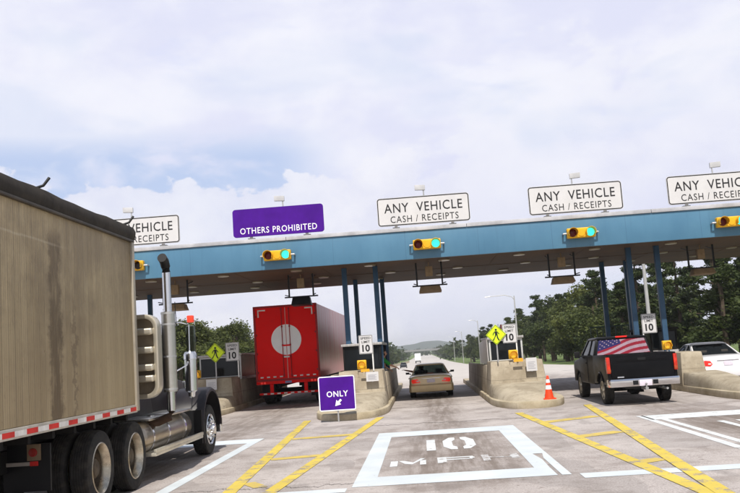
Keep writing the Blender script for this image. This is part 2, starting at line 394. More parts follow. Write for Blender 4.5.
def stroke(a, b, wd):
    dv = Vector((b[0]-a[0], b[1]-a[1])).normalized(); n = Vector((-dv.y, dv.x))*wd/2
    return [(a[0]-n.x, a[1]-n.y), (b[0]-n.x, b[1]-n.y), (b[0]+n.x, b[1]+n.y), (a[0]+n.x, a[1]+n.y)]
def rect(x0, x1, y0, y1): return [(x0, y0), (x1, y0), (x1, y1), (x0, y1)]
flat('speed_box_marking', [rect(-1.12, -0.80, 12.42, 20.25), rect(1.52, 1.93, 14.9, 20.25), [(1.52, 13.28), (1.74, 13.28), (1.76, 14.1), (1.70, 14.9), (1.52, 14.9)], [(1.80, 12.42), (1.93, 12.42), (1.93, 14.9), (1.86, 14.9), (1.80, 14.3)], rect(-0.80, 1.52, 19.2, 20.25), rect(-0.80, 1.74, 12.42, 13.28)], P_WHITE, 0.004)
ox = lambda q, s=1: q
ring_l = [(0.52, 18.30), (0.40, 18.30), (0.27, 17.75), (0.27, 16.75), (0.40, 16.25), (0.52, 16.25), (0.52, 16.62), (0.45, 16.85), (0.45, 17.62), (0.52, 17.90)]
ring_r = [(1.15-x, y) for x, y in ring_l][::-1]
flat('speed_number_marking', [rect(-0.05, 0.12, 16.25, 18.1), ring_l, ring_r], P_WORN, 0.004)
flat('speed_unit_marking', [stroke((-0.60, 14.35), (-0.60, 15.0), 0.12), [(-0.53, 15.0), (-0.45, 15.0), (-0.28, 14.72), (-0.30, 14.48), (-0.42, 14.6)], [(-0.30, 14.48), (-0.28, 14.72), (-0.16, 15.2), (-0.08, 15.2)], stroke((-0.12, 14.4), (-0.12, 14.95), 0.10),
                               rect(0.12, 0.27, 14.45, 15.16), rect(0.27, 0.72, 15.0, 15.12), rect(0.27, 0.70, 14.76, 14.86), rect(0.66, 0.74, 14.86, 15.0)], P_WORN, 0.004)
flat('worn_unit_marking', [rect(0.86, 0.98, 14.4, 15.15), rect(0.98, 1.33, 14.72, 14.88), rect(1.33, 1.46, 14.55, 15.12)], P_FAINT, 0.004)
flat('stop_line_marking', [rect(2.04, 7.9, 12.03, 12.45), rect(-3.3, -1.18, 12.03, 12.36)], P_WHITE, 0.004)
flat('cash_lane_marking', [rect(4.85, 7.9, 19.4, 20.5), rect(4.74, 4.90, 12.5, 20.5), rect(5.02, 5.16, 12.5, 19.4), rect(5.85, 6.0, 16.2, 18.35), rect(6.22, 6.42, 16.2, 18.35), rect(6.70, 6.86, 16.2, 18.35)], P_WORN, 0.004)
flat('truck_lane_marking', [rect(-4.10, -3.88, 12.45, 20.85), rect(-7.2, -4.10, 19.85, 20.85), rect(-7.4, -7.2, 12.45, 20.85)], P_WHITE, 0.004)
flat('left_gore_marking', [stroke((-2.83, 11.2), (-3.47, 25.6), 0.21), stroke((-2.36, 11.2), (-1.32, 25.2), 0.21)], P_YEL, 0.008)
flat('right_gore_marking', [stroke((3.16, 10.0), (2.42, 23.6), 0.21)], P_YEL, 0.008)
flat('outer_gore_marking', [stroke((3.22, 9.4), (4.46, 24.9), 0.21)], P_YEL, 0.012)
flat('left_gore_bars_marking', [stroke((-2.8, 13.5), (-2.5, 12.95), 0.22), stroke((-2.95, 16.4), (-2.05, 16.6), 0.34), stroke((-3.12, 20.2), (-1.75, 20.4), 0.40)], P_YELF, 0.006)
flat('right_gore_bars_marking', [stroke((2.98, 13.15), (3.42, 13.4), 0.32), stroke((2.80, 17.0), (3.72, 17.5), 0.40), stroke((2.62, 20.4), (4.0, 21.2), 0.42)], P_YELF, 0.006)

# far wooded ridge
m, g, p = newmat('wooded_ridge')
oc = g.node('ShaderNodeTexCoord').outputs['Object']
g.l.new(g.mix(g.step(g.noise(oc, 0.06, 6, 0.7), 0.35, 0.65), (0.022, 0.042, 0.030), (0.042, 0.066, 0.042)), p.inputs['Base Color']); p.inputs['Roughness'].default_value = 1  # bluish cast of distant haze mixed into the ridge's own green
mb = MB(); nx, ny = 160, 14; vs, fs = [], []
for j in range(ny+1):
    for i in range(nx+1):
        x = -1300 + 2600*i/nx; v = j/ny
        hgt = 19*math.exp(-((x-20)/95)**2) + 9*math.exp(-((x+130)/80)**2) + 11*math.exp(-((x-230)/150)**2) + 8 + 1.3*math.sin(x*0.05) + 0.8*math.sin(x*0.13+1) + rnd.uniform(-.5, .5)
        vs.append((x, 2300 + 500*v, -6 + hgt*math.sin(math.pi*min(1, v*0.9+0.02))))
for j in range(ny):
    for i in range(nx): q = j*(nx+1)+i; fs.append((q, q+1, q+nx+2, q+nx+1))
mb.add(vs, fs); tag(mb.build('hill', m, smooth=180), kind='structure')

# ------------------------------------------------------------------ toll canopy
m, g, p = newmat('blue_fascia_paint')
oc = g.node('ShaderNodeTexCoord').outputs['Object']; X, Y, Z = g.xyz(oc)
a = g.mix(g.step(g.noise(g.mapping(oc, (0.5, 1, 0.3)), 1.2, 6), 0.3, 0.7), (0.054, 0.155, 0.255), (0.078, 0.198, 0.305))
a = g.mix(g.math('MULTIPLY', g.step(g.noise(g.mapping(oc, (7, 1, 0.4)), 1.0, 5), 0.52, 0.8), 0.45), a, (0.04, 0.12, 0.20))
seam = g.math('LESS_THAN', g.math('PINGPONG', g.math('ADD', X, 0.3), 1.22), 0.008)
a = g.mix(g.math('MULTIPLY', seam, 0.5), a, (0.03, 0.09, 0.16))
rn = g.noise(g.mapping(oc, (2.6, 1, 0.35)), 2.0, 7, 0.7)
a = g.mix(g.math('MULTIPLY', g.math('MULTIPLY', g.step(rn, 0.60, 0.74), g.step(Z, 5.0, 5.75)), 0.5), a, (0.10, 0.11, 0.11))
g.l.new(a, p.inputs['Base Color']); p.inputs['Roughness'].default_value = 0.42
M_BLUE = m
M_COLB = mat('blue_column_paint', (0.032, 0.075, 0.135), 0.45, var=0.15)
M_SOFFIT = mat('brown_soffit', (0.080, 0.043, 0.020), 0.7, var=0.22, scale=0.8, dirt=(0.05, 0.035, 0.024), dirt_amt=0.6)
M_COPING = mat('grey_coping', (0.42, 0.42, 0.44), 0.6, var=0.2, scale=1.5)
can = thing('toll_canopy', 'long blue toll plaza canopy spanning all lanes on thin blue columns', 'canopy', (0, 29, 0))
XA, XB, DEP = -16.5, 15.5, 9.7
MB().box(XA, XB, 0, 0.12, 4.85, 5.80).build('fascia', M_BLUE, can, 0.01)
MB().box(XA, XB, DEP-0.12, DEP, 4.96, 5.80).build('fascia', M_BLUE, can, 0.01)
MB().box(XA, XA+0.12, 0.123, DEP-0.123, 4.85, 5.80).box(XB-0.12, XB, 0.123, DEP-0.123, 4.85, 5.80).build('end_fascia', M_BLUE, can, 0.01)
mb = MB()
xs = XA
while xs < XB:
    mb.box(xs, min(xs+6.1, XB)-0.012, -0.05, 0.20, 5.802, 5.93 + rnd.uniform(-0.008, 0.008)); xs += 6.1
mb.build('coping', M_COPING, can, 0.012)
MB().box(XA+0.123, XB-0.123, 0.21, DEP-0.123, 5.70, 5.84).build('roof', M_COPING, can)
mb = MB(); mb.box(XA+0.123, XB-0.123, 0.123, DEP+0.03, 4.90, 4.955)
mb.box(XA+0.123, XB-0.123, 4.7, 4.8, 4.888, 4.8985)
for k in range(10): mb.box(XA+1+k*3.05, XA+1.04+k*3.05, 0.123, DEP-0.123, 4.892, 4.8985)
mb.build('soffit', M_SOFFIT, can, 0)
M_DL = mat('downlight_glass', (0.30, 0.25, 0.18), 0.3)
for row, yy in enumerate((1.3, 4.6, 7.2)):
    for k in range(12):
        x = -14.6 + 2.6*k + (0.6 if row % 2 else 0)
        MB().lathe([(0.2, -0.035), (0.2, 0.01), (0.14, 0.012)], (x, yy, 4.885), 'z', 16).build('downlight', M_DL, can)
for cx in (-11.9, -2.02, 7.98):
    for y in (2.0, 7.3):
        for s in (-1, 1):
            x = cx + s*0.56 if cx != 7.98 else cx + s*0.49 + (.15 if y > 5 else 0)
            mb = MB(); mb.box(x-0.088, x+0.088, y-0.088, y+0.088, 0.18, 4.91); mb.box(x-0.19, x+0.19, y-0.19, y+0.19, 0.16, 0.2)
            mb.build('column', M_COLB, can, 0.012)

# ------------------------------------------------------------------ signs on the canopy
def sign_lamp(parent, x, side):
    mb = MB(); mb.tube([(x, 0.05, 6.9), (x, 0.06, 7.12), (x+0.01*side, 0.14, 7.20), (x+0.10*side, 0.13, 7.24)], 0.024, 8)
    a = mb.build('lamp_arm', M_STEEL, parent)
    MB().hexa([(x-0.06*side, 0.03, 7.16), (x+0.29*side, 0.03, 7.18), (x+0.29*side, 0.11, 7.17), (x-0.06*side, 0.11, 7.15), (x-0.06*side, 0.02, 7.33), (x+0.29*side, 0.02, 7.35), (x+0.29*side, 0.10, 7.35), (x-0.06*side, 0.10, 7.33)]).build('lamp_head', mat('lamp_housing', (0.50, 0.50, 0.51), 0.5), a, 0.01)
def big_sign(cx, label, kind, side, lx):
    t = thing('overhead_sign', label, 'sign', (cx, 28.93, 0), 0, 'lane signs on the canopy edge')
    w2 = 1.55; z0, z1 = 6.0, 6.96
    pm = M_WHITE if kind == 'w' else M_PURPLE
    MB().prism(rrect(-w2, w2, z0, z1, 0.10), 'xz', -0.02, 0.02).build('panel', pm, t)
    if kind == 'w':
        mb = MB(); frame_ring(mb, -w2+0.012, w2-0.012, z0+0.012, z1-0.012, 0.095, 0.032, -0.0235, -0.019); mb.build('border', M_INK, t)
        mb = MB(); text_on(mb, 'ANY  VEHICLE', 0, 6.60, 2.62, 0.315, -0.0205, bold=0.006, space=1.10); text_on(mb, 'CASH / RECEIPTS', 0.02, 6.215, 2.28, 0.225, -0.0205, bold=0.001, space=1.14); mb.build('lettering', M_INK, t)
    else:
        mb = MB(); text_on(mb, 'OTHERS PROHIBITED', 0.0, 6.205, 2.62, 0.21, -0.0205, bold=0.004, space=1.12); mb.build('lettering', M_LETTER, t)
    for sx in (-0.95, 0.95):
        MB().box(sx-0.05, sx+0.05, 0.022, 0.09, 5.935, 6.9).box(sx-0.12, sx+0.12, 0.03, 0.22, 5.934, 5.96).build('sign_post', M_STEEL, t, 0.005)
    mb = MB(); mb.box(-0.5, 0.5, 0.025, 0.07, 6.3, 6.36); mb.box(-1.3, 1.3, 0.025, 0.07, 6.7, 6.76); mb.build('back_rail', M_STEEL, t)
    sign_lamp(t, lx, side)
    return t
big_sign(-9.47, 'white ANY VEHICLE sign partly hidden behind the dirty trailer, over the leftmost lane', 'w', -1, -0.12)
big_sign(-4.53, 'purple OTHERS PROHIBITED sign above the red truck', 'p', -1, 0.18)
big_sign(0.39, 'white ANY VEHICLE sign over the gold car lane, right next to the purple sign', 'w', -1, 0.05)
big_sign(5.45, 'white ANY VEHICLE sign over the black pickup, shown whole beside the cut off one', 'w', 1, -0.05)
big_sign(10.02, 'white ANY VEHICLE sign at the far right, cut off by the picture edge', 'w', 1, 0.0)

M_OFFL = mat('unlit_lens', (0.02, 0.012, 0.01), 0.25)
def signal(cx, label, lit=True):
    t = thing('lane_signal', label, 'signal', (cx, 28.99, 5.29), 0, 'lane signals on the blue canopy edge')
    MB().box(-0.46, 0.46, -0.30, -0.08, -0.165, 0.165).build('housing', M_YELLOW, t, 0.04, seg=3)
    mb = MB(); mb.tube([(-0.46, -0.19, 0), (-0.56, -0.19, 0), (-0.56, 0, 0)], 0.03); mb.tube([(0.46, -0.19, 0), (0.56, -0.19, 0), (0.56, 0, 0)], 0.03)
    mb.build('bracket', M_STEEL, t)
    for x, lm, nm in ((-0.29, M_REDL, 'red_lens'), (0.29, M_GREENL if lit else M_OFFL, 'green_lens')):
        MB().lathe([(0.135, 0.0), (0.12, -0.02), (0.07, -0.035), (0.0, -0.04)], (x, -0.302, 0), 'y', 22).build(nm, lm, t)
        mb = MB(); n = 20; out, inn = [], []
        for k in range(n+1):                                                # a hood open below
            a = R(-35 + 250*k/n); out.append((x+0.16*math.cos(a), 0.16*math.sin(a))); inn.append((x+0.148*math.cos(a), 0.148*math.sin(a)))
        ring = out + inn[::-1]
        dpt = [0.24 - 0.10*max(0, -math.sin(R(-35+250*k/n))) for k in range(n+1)]; dpt = dpt + dpt[::-1]
        mb.loft([[(q[0], -0.302, q[1]) for q in ring], [(q[0], -0.302-dp, q[1]) for q, dp in zip(ring, dpt)]])
        mb.build('visor', M_YELLOW, t)
    mb = MB(); mb.lathe([(0.13, 0), (0.12, -0.012), (0.0, -0.014)], (0, -0.301, 0), 'y', 20); mb.build('blank_cover', M_YELLOW, t)
    return t
signal(-9.62, 'unlit yellow lane signal cut off by the grey trailer corner', False)
signal(-4.60, 'yellow lane signal with green light under the purple sign')
signal(0.42, 'yellow lane signal with bright green light over the gold car lane')
signal(5.50, 'yellow lane signal with green light above the black pickup truck')
signal(10.35, 'yellow lane signal at the right picture edge, under the rightmost sign')

M_BROWN = mat('brown_hanging_box', (0.24, 0.165, 0.09), 0.6, var=0.2, scale=4)
def hanger(cx, y, label, dark=False):
    t = thing('hanging_sign_frame', label, 'frame', (cx, y, 0), 0, 'frames hanging under the canopy')
    mb = MB()
    for s in (-0.45, 0.45):
        mb.box(s-0.028, s+0.028, -0.028, 0.028, 4.10, 4.91); mb.tube([(s, 0, 4.12), (s*1.25, -0.25, 4.14)], 0.018, 6); mb.tube([(s, 0, 4.75), (s, 0.9, 4.93)], 0.016, 6)
    mb.box(-0.62, 0.62, -0.025, 0.025, 4.05, 4.10)
    mb.build('hanger_frame', M_BLACK, t)
    z = 4.045; dp = 0.28 if dark else 0.20
    k = 0.40 if not dark else 0.36
    MB().hexa([(-k, -0.32, z-dp), (k, -0.32, z-dp), (k, 0.3, z-dp-.03), (-k, 0.3, z-dp-.03), (-k*0.86, -0.2, z), (k*0.86, -0.2, z), (k*0.86, 0.2, z), (-k*0.86, 0.2, z)]).build('sign_box', M_BLACK if dark else M_BROWN, t, 0.012)
    MB().box(-0.13, 0.13, -0.1, 0.1, 4.4, 4.75).box(-0.02, 0.02, -0.02, 0.02, 4.751, 4.93).build('control_box', M_BROWN, t, 0.01)
hanger(-8.74, 31, 'black hanging frame with brown box beyond the exhaust stack')
hanger(-4.3, 32, 'black hanging frame with dark box just above the red trailer', True)
hanger(0.45, 31, 'black hanging frame with brown box over the gold car lane')
hanger(5.17, 31.2, 'black hanging frame with brown box in front of the pine trees')
hanger(10.3, 32, 'black hanging frame with brown box near the right picture edge')

# ------------------------------------------------------------------ islands and booths
def nose_poly(x0, x1, yn, y1, rx=None, nose=3.0, n=14):
    cx, hw = (x0+x1)/2, (x1-x0)/2
    pts = [(x1, y1), (x0, y1)]
    for k in range(n+1):
        a = math.pi - math.pi*k/n
        pts.append((cx + hw*math.copysign(abs(math.cos(a))**0.8, math.cos(a)), yn+nose - nose*math.sin(a)**0.9))
    return pts
def island(cx, hw, yn, label, blk=(-0.93, 0.93), bz=1.28, yb=4.0, far=21.0, rmp=None):
    t = thing('toll_island', label, 'island', (cx, yn, 0), 0, 'toll islands between the lanes')
    MB().prism(nose_poly(-hw, hw, 0, far), 'xy', -0.02, 0.19).build('curb', M_CURB, t, 0.045)
    # ramp: a sloping tongue rising to the crash block
    b0, b1 = blk; bc, bh = (b0+b1)/2, (b1-b0)/2
    if rmp: bc, bh = (rmp[0]+rmp[1])/2, (rmp[1]-rmp[0])/2
    n = 16; rings = []
    for v in (0.0, 0.12, 0.3, 0.5, 0.7, 0.86, 1.0):
        pts = []; e = 1-v; z = 0.186 + 0.40*math.sin(v*math.pi/2)**0.8
        for k in range(n+1):
            a = math.pi*k/n
            pts.append((bc + (bh+0.02+0.07*e)*math.copysign(abs(math.cos(a))**0.8, math.cos(a)), yb - (0.45+(yb-0.85)*e)*math.sin(a)**0.9, z))
        pts += [(bc-bh-0.02-0.07*e, yb+0.02, z), (bc+bh+0.02+0.07*e, yb+0.02, z)]
        rings.append(pts)
    MB().loft(rings).build('ramp', M_CONC, t, 0)
    # crash block
    mb = MB()
    mb.hexa([(b0-0.06, yb-0.3, 0.17), (b1+0.06, yb-0.3, 0.17), (b1+0.06, yb+1.45, 0.17), (b0-0.06, yb+1.45, 0.17), (b0+0.03, yb-0.12, bz), (b1-0.03, yb-0.12, bz), (b1-0.03, yb+1.45, bz), (b0+0.03, yb+1.45, bz)])
    mb.build('crash_block', M_CONC, t, 0.05)
    mb = MB()                                                               # stepped walls along the lanes
    for x0, x1 in ((-hw+0.10, -hw+0.34), (hw-0.34, hw-0.10))[:1 if rmp else 2]:
        mb.hexa([(x0, yb+1.48, 0.17), (x1, yb+1.48, 0.17), (x1, far-4, 0.17), (x0, far-4, 0.17), (x0+0.05, yb+1.48, bz-0.12), (x1-0.05, yb+1.48, bz-0.12), (x1-0.05, far-4, bz-0.22), (x0+0.05, far-4, bz-0.22)])
    mb.build('lane_wall', M_CONC, t, 0.04)
    return t
M_BOOTHM = mat('booth_metal', (0.46, 0.44, 0.42), 0.4, 0.5, var=0.15, scale=2, stretch=(6, 1, 0.6))
M_BOOTHF = mat('booth_frame_metal', (0.60, 0.60, 0.58), 0.42, 0.3, var=0.1)
def booth(x0, x1, y0, y1, label, top=2.12, side=None, roof=True):
    cx = (x0+x1)/2; hw = (x1-x0)/2; ln = y1-y0
    t = thing('toll_booth', label, 'booth', (cx, y0, 0.19), 0, 'toll booths on the islands')
    z = lambda v: v-0.19
    MB().box(-hw, hw, 0, ln, 0.002, z(1.24)).build('lower_wall', M_BOOTHM, t, 0.01)
    MB().box(-hw+0.03, hw-0.03, 0.03, ln-0.03, z(1.242), z(top-0.06)).build('window_glass', M_GLASSD, t)
    mb = MB()
    for xx_, yy_ in ((-hw, 0), (hw-0.06, 0), (-hw, ln-0.06), (hw-0.06, ln-0.06), (-hw, ln*0.5)):
        mb.box(xx_, xx_+0.06, yy_, yy_+0.06, z(1.243), z(top-0.058))
    mb.box(-hw+0.062, hw-0.062, -0.01, 0.028, z(1.243), z(1.30)); mb.box(-hw+0.062, hw-0.062, -0.008, 0.028, z(top-0.12), z(top-0.062))
    mb.build('window_frame', M_BOOTHF if roof else M_DARK, t, 0.008)
    MB().box(-hw-0.05, hw+0.05, -0.08, ln+0.08, z(top-0.055), z(top+0.03)).build('roof', M_DARK if not roof else M_BOOTHM, t, 0.015)
    if side:
        mb = MB(); n = 8; rr = []
        for k in range(n+1):
            v = k/n; y = -0.02 + (ln+0.6)*v; b = 0.10*math.sin(math.pi*v); hh = top-0.02 - 0.16*v
            rr.append([(-hw-0.035-b, y, z(1.18)), (-hw-0.075-b, y, z(1.18)), (-hw-0.075-b*0.6, y, z(hh)), (-hw-0.035-b*0.6, y, z(hh))])
        mb.loft(rr); mb.build('side_panel', mat('brushed_side_panel', (0.62, 0.6, 0.57), 0.32, 0.8, var=0.15, stretch=(1, 3, 0.5)), t)
    return t
def lower_booth_open(x0, x1, y0, y1, label):                                 # the booth whose clerk leans out: a doorway on the lane side
    cx = (x0+x1)/2; hw = (x1-x0)/2; ln = y1-y0
    t = thing('toll_booth', label, 'booth', (cx, y0, 0.19), 0, 'toll booths on the islands')
    z = lambda v: v-0.19; top = 2.16
    mb = MB(); mb.box(-hw, hw, 0, 0.08, 0.002, z(1.24)); mb.box(-hw, -hw+0.08, 0.083, ln, 0.002, z(1.24)); mb.box(-hw+0.083, hw, ln-0.08, ln, 0.002, z(1.24))
    mb.box(hw-0.06, hw, 0.083, 1.5, 0.002, z(1.24)); mb.box(hw-0.06, hw, 2.7, ln-0.083, 0.002, z(1.24)); mb.build('lower_wall', M_BOOTHM, t, 0.008)
    MB().box(-hw+0.03, hw-0.03, 0.02, 0.04, z(1.243), z(top-0.06)).box(-hw+0.02, -hw+0.04, 0.083, ln-0.03, z(1.243), z(top-0.06)).box(-hw+0.05, hw-0.05, ln-0.05, ln-0.03, z(1.243), z(top-0.06)).box(hw-0.05, hw-0.03, 0.083, 1.5, z(1.243), z(top-0.06)).build('window_glass', M_GLASSD, t)
    mb = MB()
    for a, b in ((-hw, 0), (hw-0.06, 0), (-hw, ln-0.06), (hw-0.06, ln-0.06), (hw-0.06, 1.5), (hw-0.06, 2.64)): mb.box(a, a+0.06, b-0.003, b+0.057, z(1.245), z(top-0.058))
    mb.build('window_frame', M_DARK, t, 0.008)
    MB().box(-hw-0.05, hw+0.05, -0.08, ln+0.08, z(top-0.055), z(top+0.03)).build('roof', M_BOOTHM, t, 0.015)
    return t
isl = []
isl.append(island(-8.25, 1.13, 29.2, 'tan concrete island behind the semi tractor, nearest the left picture edge', (-0.95, 0.98)))
isl.append(island(-2.25, 1.12, 24.7, 'tan concrete island with the ONLY sign at its rounded nose', (-0.55, 0.95)))
isl.append(island(3.08, 1.08, 24.75, 'tan concrete island with the orange cone on its rounded nose', (-0.93, 0.80)))
isl.append(island(8.58, 0.61, 22.4, 'low tan concrete island between black pickup and white sedan', (-0.56, 0.16), 1.2, 5.7, 20, (-0.50, 0.50)))
booth(-9.0, -7.3, 35.0, 38.2, 'dark windowed toll booth left of the red trailer', 2.15)
lower_booth_open(-2.75, -1.42, 30.4, 34.6, 'dark toll booth with blue columns between red truck and gold car')
bt = booth(2.30, 3.45, 30.35, 33.6, 'dark fronted toll booth with silver side panel behind the pedestrian sign', 2.06, True)
MB().box(-.02, .02, .3, .34, 1.90, 2.16).box(-.10, .13, .26, .42, 2.161, 2.32).build('roof_lamp', mat('dark_red_lamp', (.10, .012, .010), .4), bt, .012)
booth(8.1, 9.05, 31.6, 34.4, 'dark toll booth between the two blue columns behind the pickup', 2.0, roof=False)

# ------------------------------------------------------------------ island signs, beacons, cone
def speed_sign(x, y, zc, label, s=1.0, post=0.2, zbase=1.26):
    t = thing('speed_sign', label, 'sign', (x, y, zbase), 0, 'speed limit signs on the islands')
    w2, h2 = 0.228*s, 0.305*s; c = zc-zbase
    MB().prism(rrect(-w2, w2, c-h2, c+h2, 0.03), 'xz', -0.006, 0.006).build('panel', M_WHITE, t)
    mb = MB(); frame_ring(mb, -w2+0.01, w2-0.01, c-h2+0.01, c+h2-0.01, 0.024, 0.012, -0.0095, -0.005)
    text_on(mb, 'SPEED', 0, c+0.205*s, 0.33*s, 0.075*s, -0.0065, bold=0.01); text_on(mb, 'LIMIT', 0, c+0.085*s, 0.27*s, 0.075*s, -0.0065, bold=0.01); text_on(mb, '10', 0, c-0.12*s, 0.25*s, 0.23*s, -0.0065, bold=0.03)
    mb.build('lettering', M_INK, t)
    MB().box(post-0.02, post+0.02, 0.008, 0.04, 0.0, c+h2-0.05).build('sign_post', mat('white_post', (0.7, 0.7, 0.68), 0.5), t)
def ped_sign(x, y, zc, label, s=0.335, zbase=1.26):
    t = thing('pedestrian_sign', label, 'sign', (x, y, zbase), 0, 'pedestrian signs on the islands'); c = zc-zbase
    rr = rrect(-s*0.70, s*0.70, -s*0.70, s*0.70, 0.03); k = math.sqrt(0.5)
    dia = [((a-b)*k, (a+b)*k+c) for a, b in rr]
    MB().prism(dia, 'xz', -0.006, 0.006).build('panel', M_LIME, t)
    mb = MB()
    a2 = [((a-b)*k*0.95, (a+b)*k*0.95+c) for a, b in rr]; b2 = [((a-b)*k*0.90, (a+b)*k*0.90+c) for a, b in rr]; n = len(a2)
    mb.add([(q[0], -0.0085, q[1]) for q in a2]+[(q[0], -0.0085, q[1]) for q in b2], [(i, (i+1) % n, n+(i+1) % n, n+i) for i in range(n)])
    mb.build('border', M_INK, t)
    f = s/0.335; mb = MB()                                                   # the walking figure
    def limb(pts, r): mb.prism(pts, 'xz', -0.0105, -0.0062)
    mb.prism([(0.005*f+0.035*f*math.cos(2*math.pi*i/12), c+0.155*f+0.035*f*math.sin(2*math.pi*i/12)) for i in range(12)], 'xz', -0.0105, -0.0062)
    for q in ([(-0.035, 0.11), (0.04, 0.11), (0.05, -0.01), (-0.03, -0.01)], [(-0.03, -0.012), (0.012, -0.012), (-0.05, -0.12), (-0.085, -0.195), (-0.12, -0.175), (-0.06, -0.09)],
              [(0.014, -0.012), (0.05, -0.012), (0.06, -0.09), (0.105, -0.18), (0.07, -0.2), (0.02, -0.10)], [(0.042, 0.105), (0.062, 0.085), (0.11, 0.02), (0.095, 0.0), (0.051, 0.055)], [(-0.037, 0.105), (-0.037, 0.06), (-0.075, 0.03), (-0.085, -0.02), (-0.11, -0.015), (-0.095, 0.045)]):
        mb.prism([(a*f, b*f+c) for a, b in q], 'xz', -0.0105, -0.0062)
    mb.build('walking_figure', M_INK, t)
    MB().box(-0.02, 0.02, 0.008, 0.04, 0, c+0.1).build('sign_post', M_STEEL, t)
def beacon(x, y, z, label, base=(0, 0)):
    t = thing('warning_beacon', label, 'beacon', (x, y, z), 0, 'amber beacons on the islands')
    MB().box(-0.15, 0.15, 0.0, 0.16, 0.06, 0.36).build('housing', M_YELLOW, t, 0.035, seg=3)
    MB().lathe([(0.105, 0), (0.09, -0.03), (0.0, -0.05)], (0, -0.001, 0.2), 'y', 20).build('lens', M_AMBER, t)
    mb = MB(); n = 16; out, inn = [], []
    for k in range(n+1):
        a = R(-20+220*k/n); out.append((0.13*math.cos(a), 0.2+0.13*math.sin(a))); inn.append((0.12*math.cos(a), 0.2+0.12*math.sin(a)))
    ring = out+inn[::-1]; mb.loft([[(q[0], -0.002, q[1]) for q in ring], [(q[0], -0.15, q[1]) for q in ring]]); mb.build('visor', M_YELLOW, t)
    MB().lathe([(0.05, 0), (0.035, 0.062)], (0, 0.08, 0.0), 'z', 12).build('stem', M_STEEL, t)
def notice(x, y, zc, label, w2=0.17, h2=0.21):
    t = thing('notice_board', label, 'notice', (x, y, zc-h2), 0, 'small notice boards on the islands'); c = h2
    MB().prism(rrect(-w2, w2, 0, 2*h2, 0.015), 'xz', -0.006, 0.006).build('panel', M_WHITE, t)
    mb = MB()
    for k in range(5): mb.box(-w2*0.7, w2*(0.7-0.25*(k % 2)), -0.0095, -0.0062, h2*0.35+k*h2*0.24, h2*0.35+k*h2*0.24+0.018)
    mb.build('print', mat('grey_print', (0.35, 0.35, 0.38), 0.6), t)
    MB().box(-0.02, 0.02, 0.0065, 0.035, -0.02, h2*1.2).build('bracket', M_STEEL, t)
speed_sign(2.86, 28.55, 2.16, 'SPEED LIMIT 10 sign beside the pedestrian sign on the cone island')
ped_sign(2.42, 28.5, 2.15, 'yellow green pedestrian diamond sign on the cone island')
beacon(2.93, 28.55, 1.265, 'amber warning beacon below the speed sign on the cone island')
notice(3.46, 28.38, 1.13, 'white notice board with grey print beside the cone')
MB_ = MB(); MB_.box(-0.20, 0.10, -0.006, 0.006, -0.05, 0.06); o = MB_.build('notice_strip', mat('orange_strip', (0.75, 0.36, 0.03), 0.5)); o.location = (3.10, 28.39, 1.29); tag(o, 'orange strip sign between amber beacon and white notice board', 'sign')
speed_sign(-1.81, 28.45, 2.12, 'SPEED LIMIT 10 sign in front of the booth by the red trailer side')
beacon(-1.99, 28.5, 1.265, 'amber warning beacon in front of the booth with blue columns', )
notice(-1.66, 28.30, 1.08, 'white notice board on the wall right behind the ONLY sign', 0.20, 0.15)
MB_ = MB(); MB_.box(-0.16, 0.12, -0.006, 0.006, -0.04, 0.05); o = MB_.build('notice_strip', MATS['orange_strip']); o.location = (-1.86, 28.31, 1.285); tag(o, 'narrow yellow strip sign just above the white notice behind the ONLY sign', 'sign')
speed_sign(-7.22, 33.1, 2.24, 'SPEED LIMIT 10 sign left of the red trailer', 1.15)
ped_sign(-7.86, 33.0, 2.24, 'yellow green pedestrian diamond sign beyond the semi tractor mirror', 0.385)
beacon(-8.62, 33.0, 1.265, 'amber warning beacon just above the black tractor fender')
notice(-8.02, 32.84, 1.05, 'white notice board behind the black tractor fender', 0.2, 0.2)
speed_sign(7.93, 30.9, 2.20, 'SPEED LIMIT 10 sign between the two columns behind the pickup', 1.1, -0.22, 0.19)
beacon(8.12, 29.6, 1.22, 'amber red warning beacon at the pickup tailgate corner')
t = thing('lane_sign', 'square purple ONLY sign with white arrow on a short post', 'sign', (-2.45, 24.45, 0))
MB().prism(rrect(-0.515, 0.515, 0.31, 1.27, 0.06), 'xz', -0.012, 0.012).build('panel', M_PURPLE, t)
mb = MB(); frame_ring(mb, -0.512, 0.512, 0.313, 1.267, 0.058, 0.028, -0.0155, -0.011); mb.build('border', M_LETTER, t)
mb = MB(); text_on(mb, 'ONLY', 0.01, 0.775, 0.60, 0.16, -0.0125, bold=0.015, space=1.12); mb.build('lettering', M_LETTER, t)
mb = MB(); kx, kz = 0.02, 0.53
ar = [(0.10, 0.06), (0.06, 0.10), (-0.005, 0.035), (-0.045, 0.075), (-0.085, -0.085), (0.075, -0.045), (0.035, -0.005)]
mb.prism([(kx+a*1.05, kz+b*1.05) for a, b in ar], 'xz', -0.0165, -0.0122); mb.build('arrow', M_LETTER, t)
MB().box(-0.02, 0.02, 0.0125, 0.04, 0, 1.2).build('sign_post', M_STEEL, t)
t = thing('traffic_cone', 'orange traffic cone with two white bands on the island nose', 'cone', (3.52, 25.45, 0.19)); t.scale = (.93, .93, .93)
MB().box(-0.19, 0.19, -0.19, 0.19, 0.0, 0.035).build('base', M_ORANGE, t, 0.012)
MB().lathe([(0.145, 0.036), (0.125, 0.1), (0.035, 0.70), (0.025, 0.715)], (0, 0, 0), 'z', 24).build('cone_body', M_ORANGE, t)
for a, b in ((0.30, 0.42), (0.50, 0.60)):
    ra = 0.125-(a-0.1)*0.15+0.003; rb = 0.125-(b-0.1)*0.15+0.003
    MB().lathe([(ra, a), (rb, b)], (0, 0, 0), 'z', 24).build('white_band', M_LETTER, t)

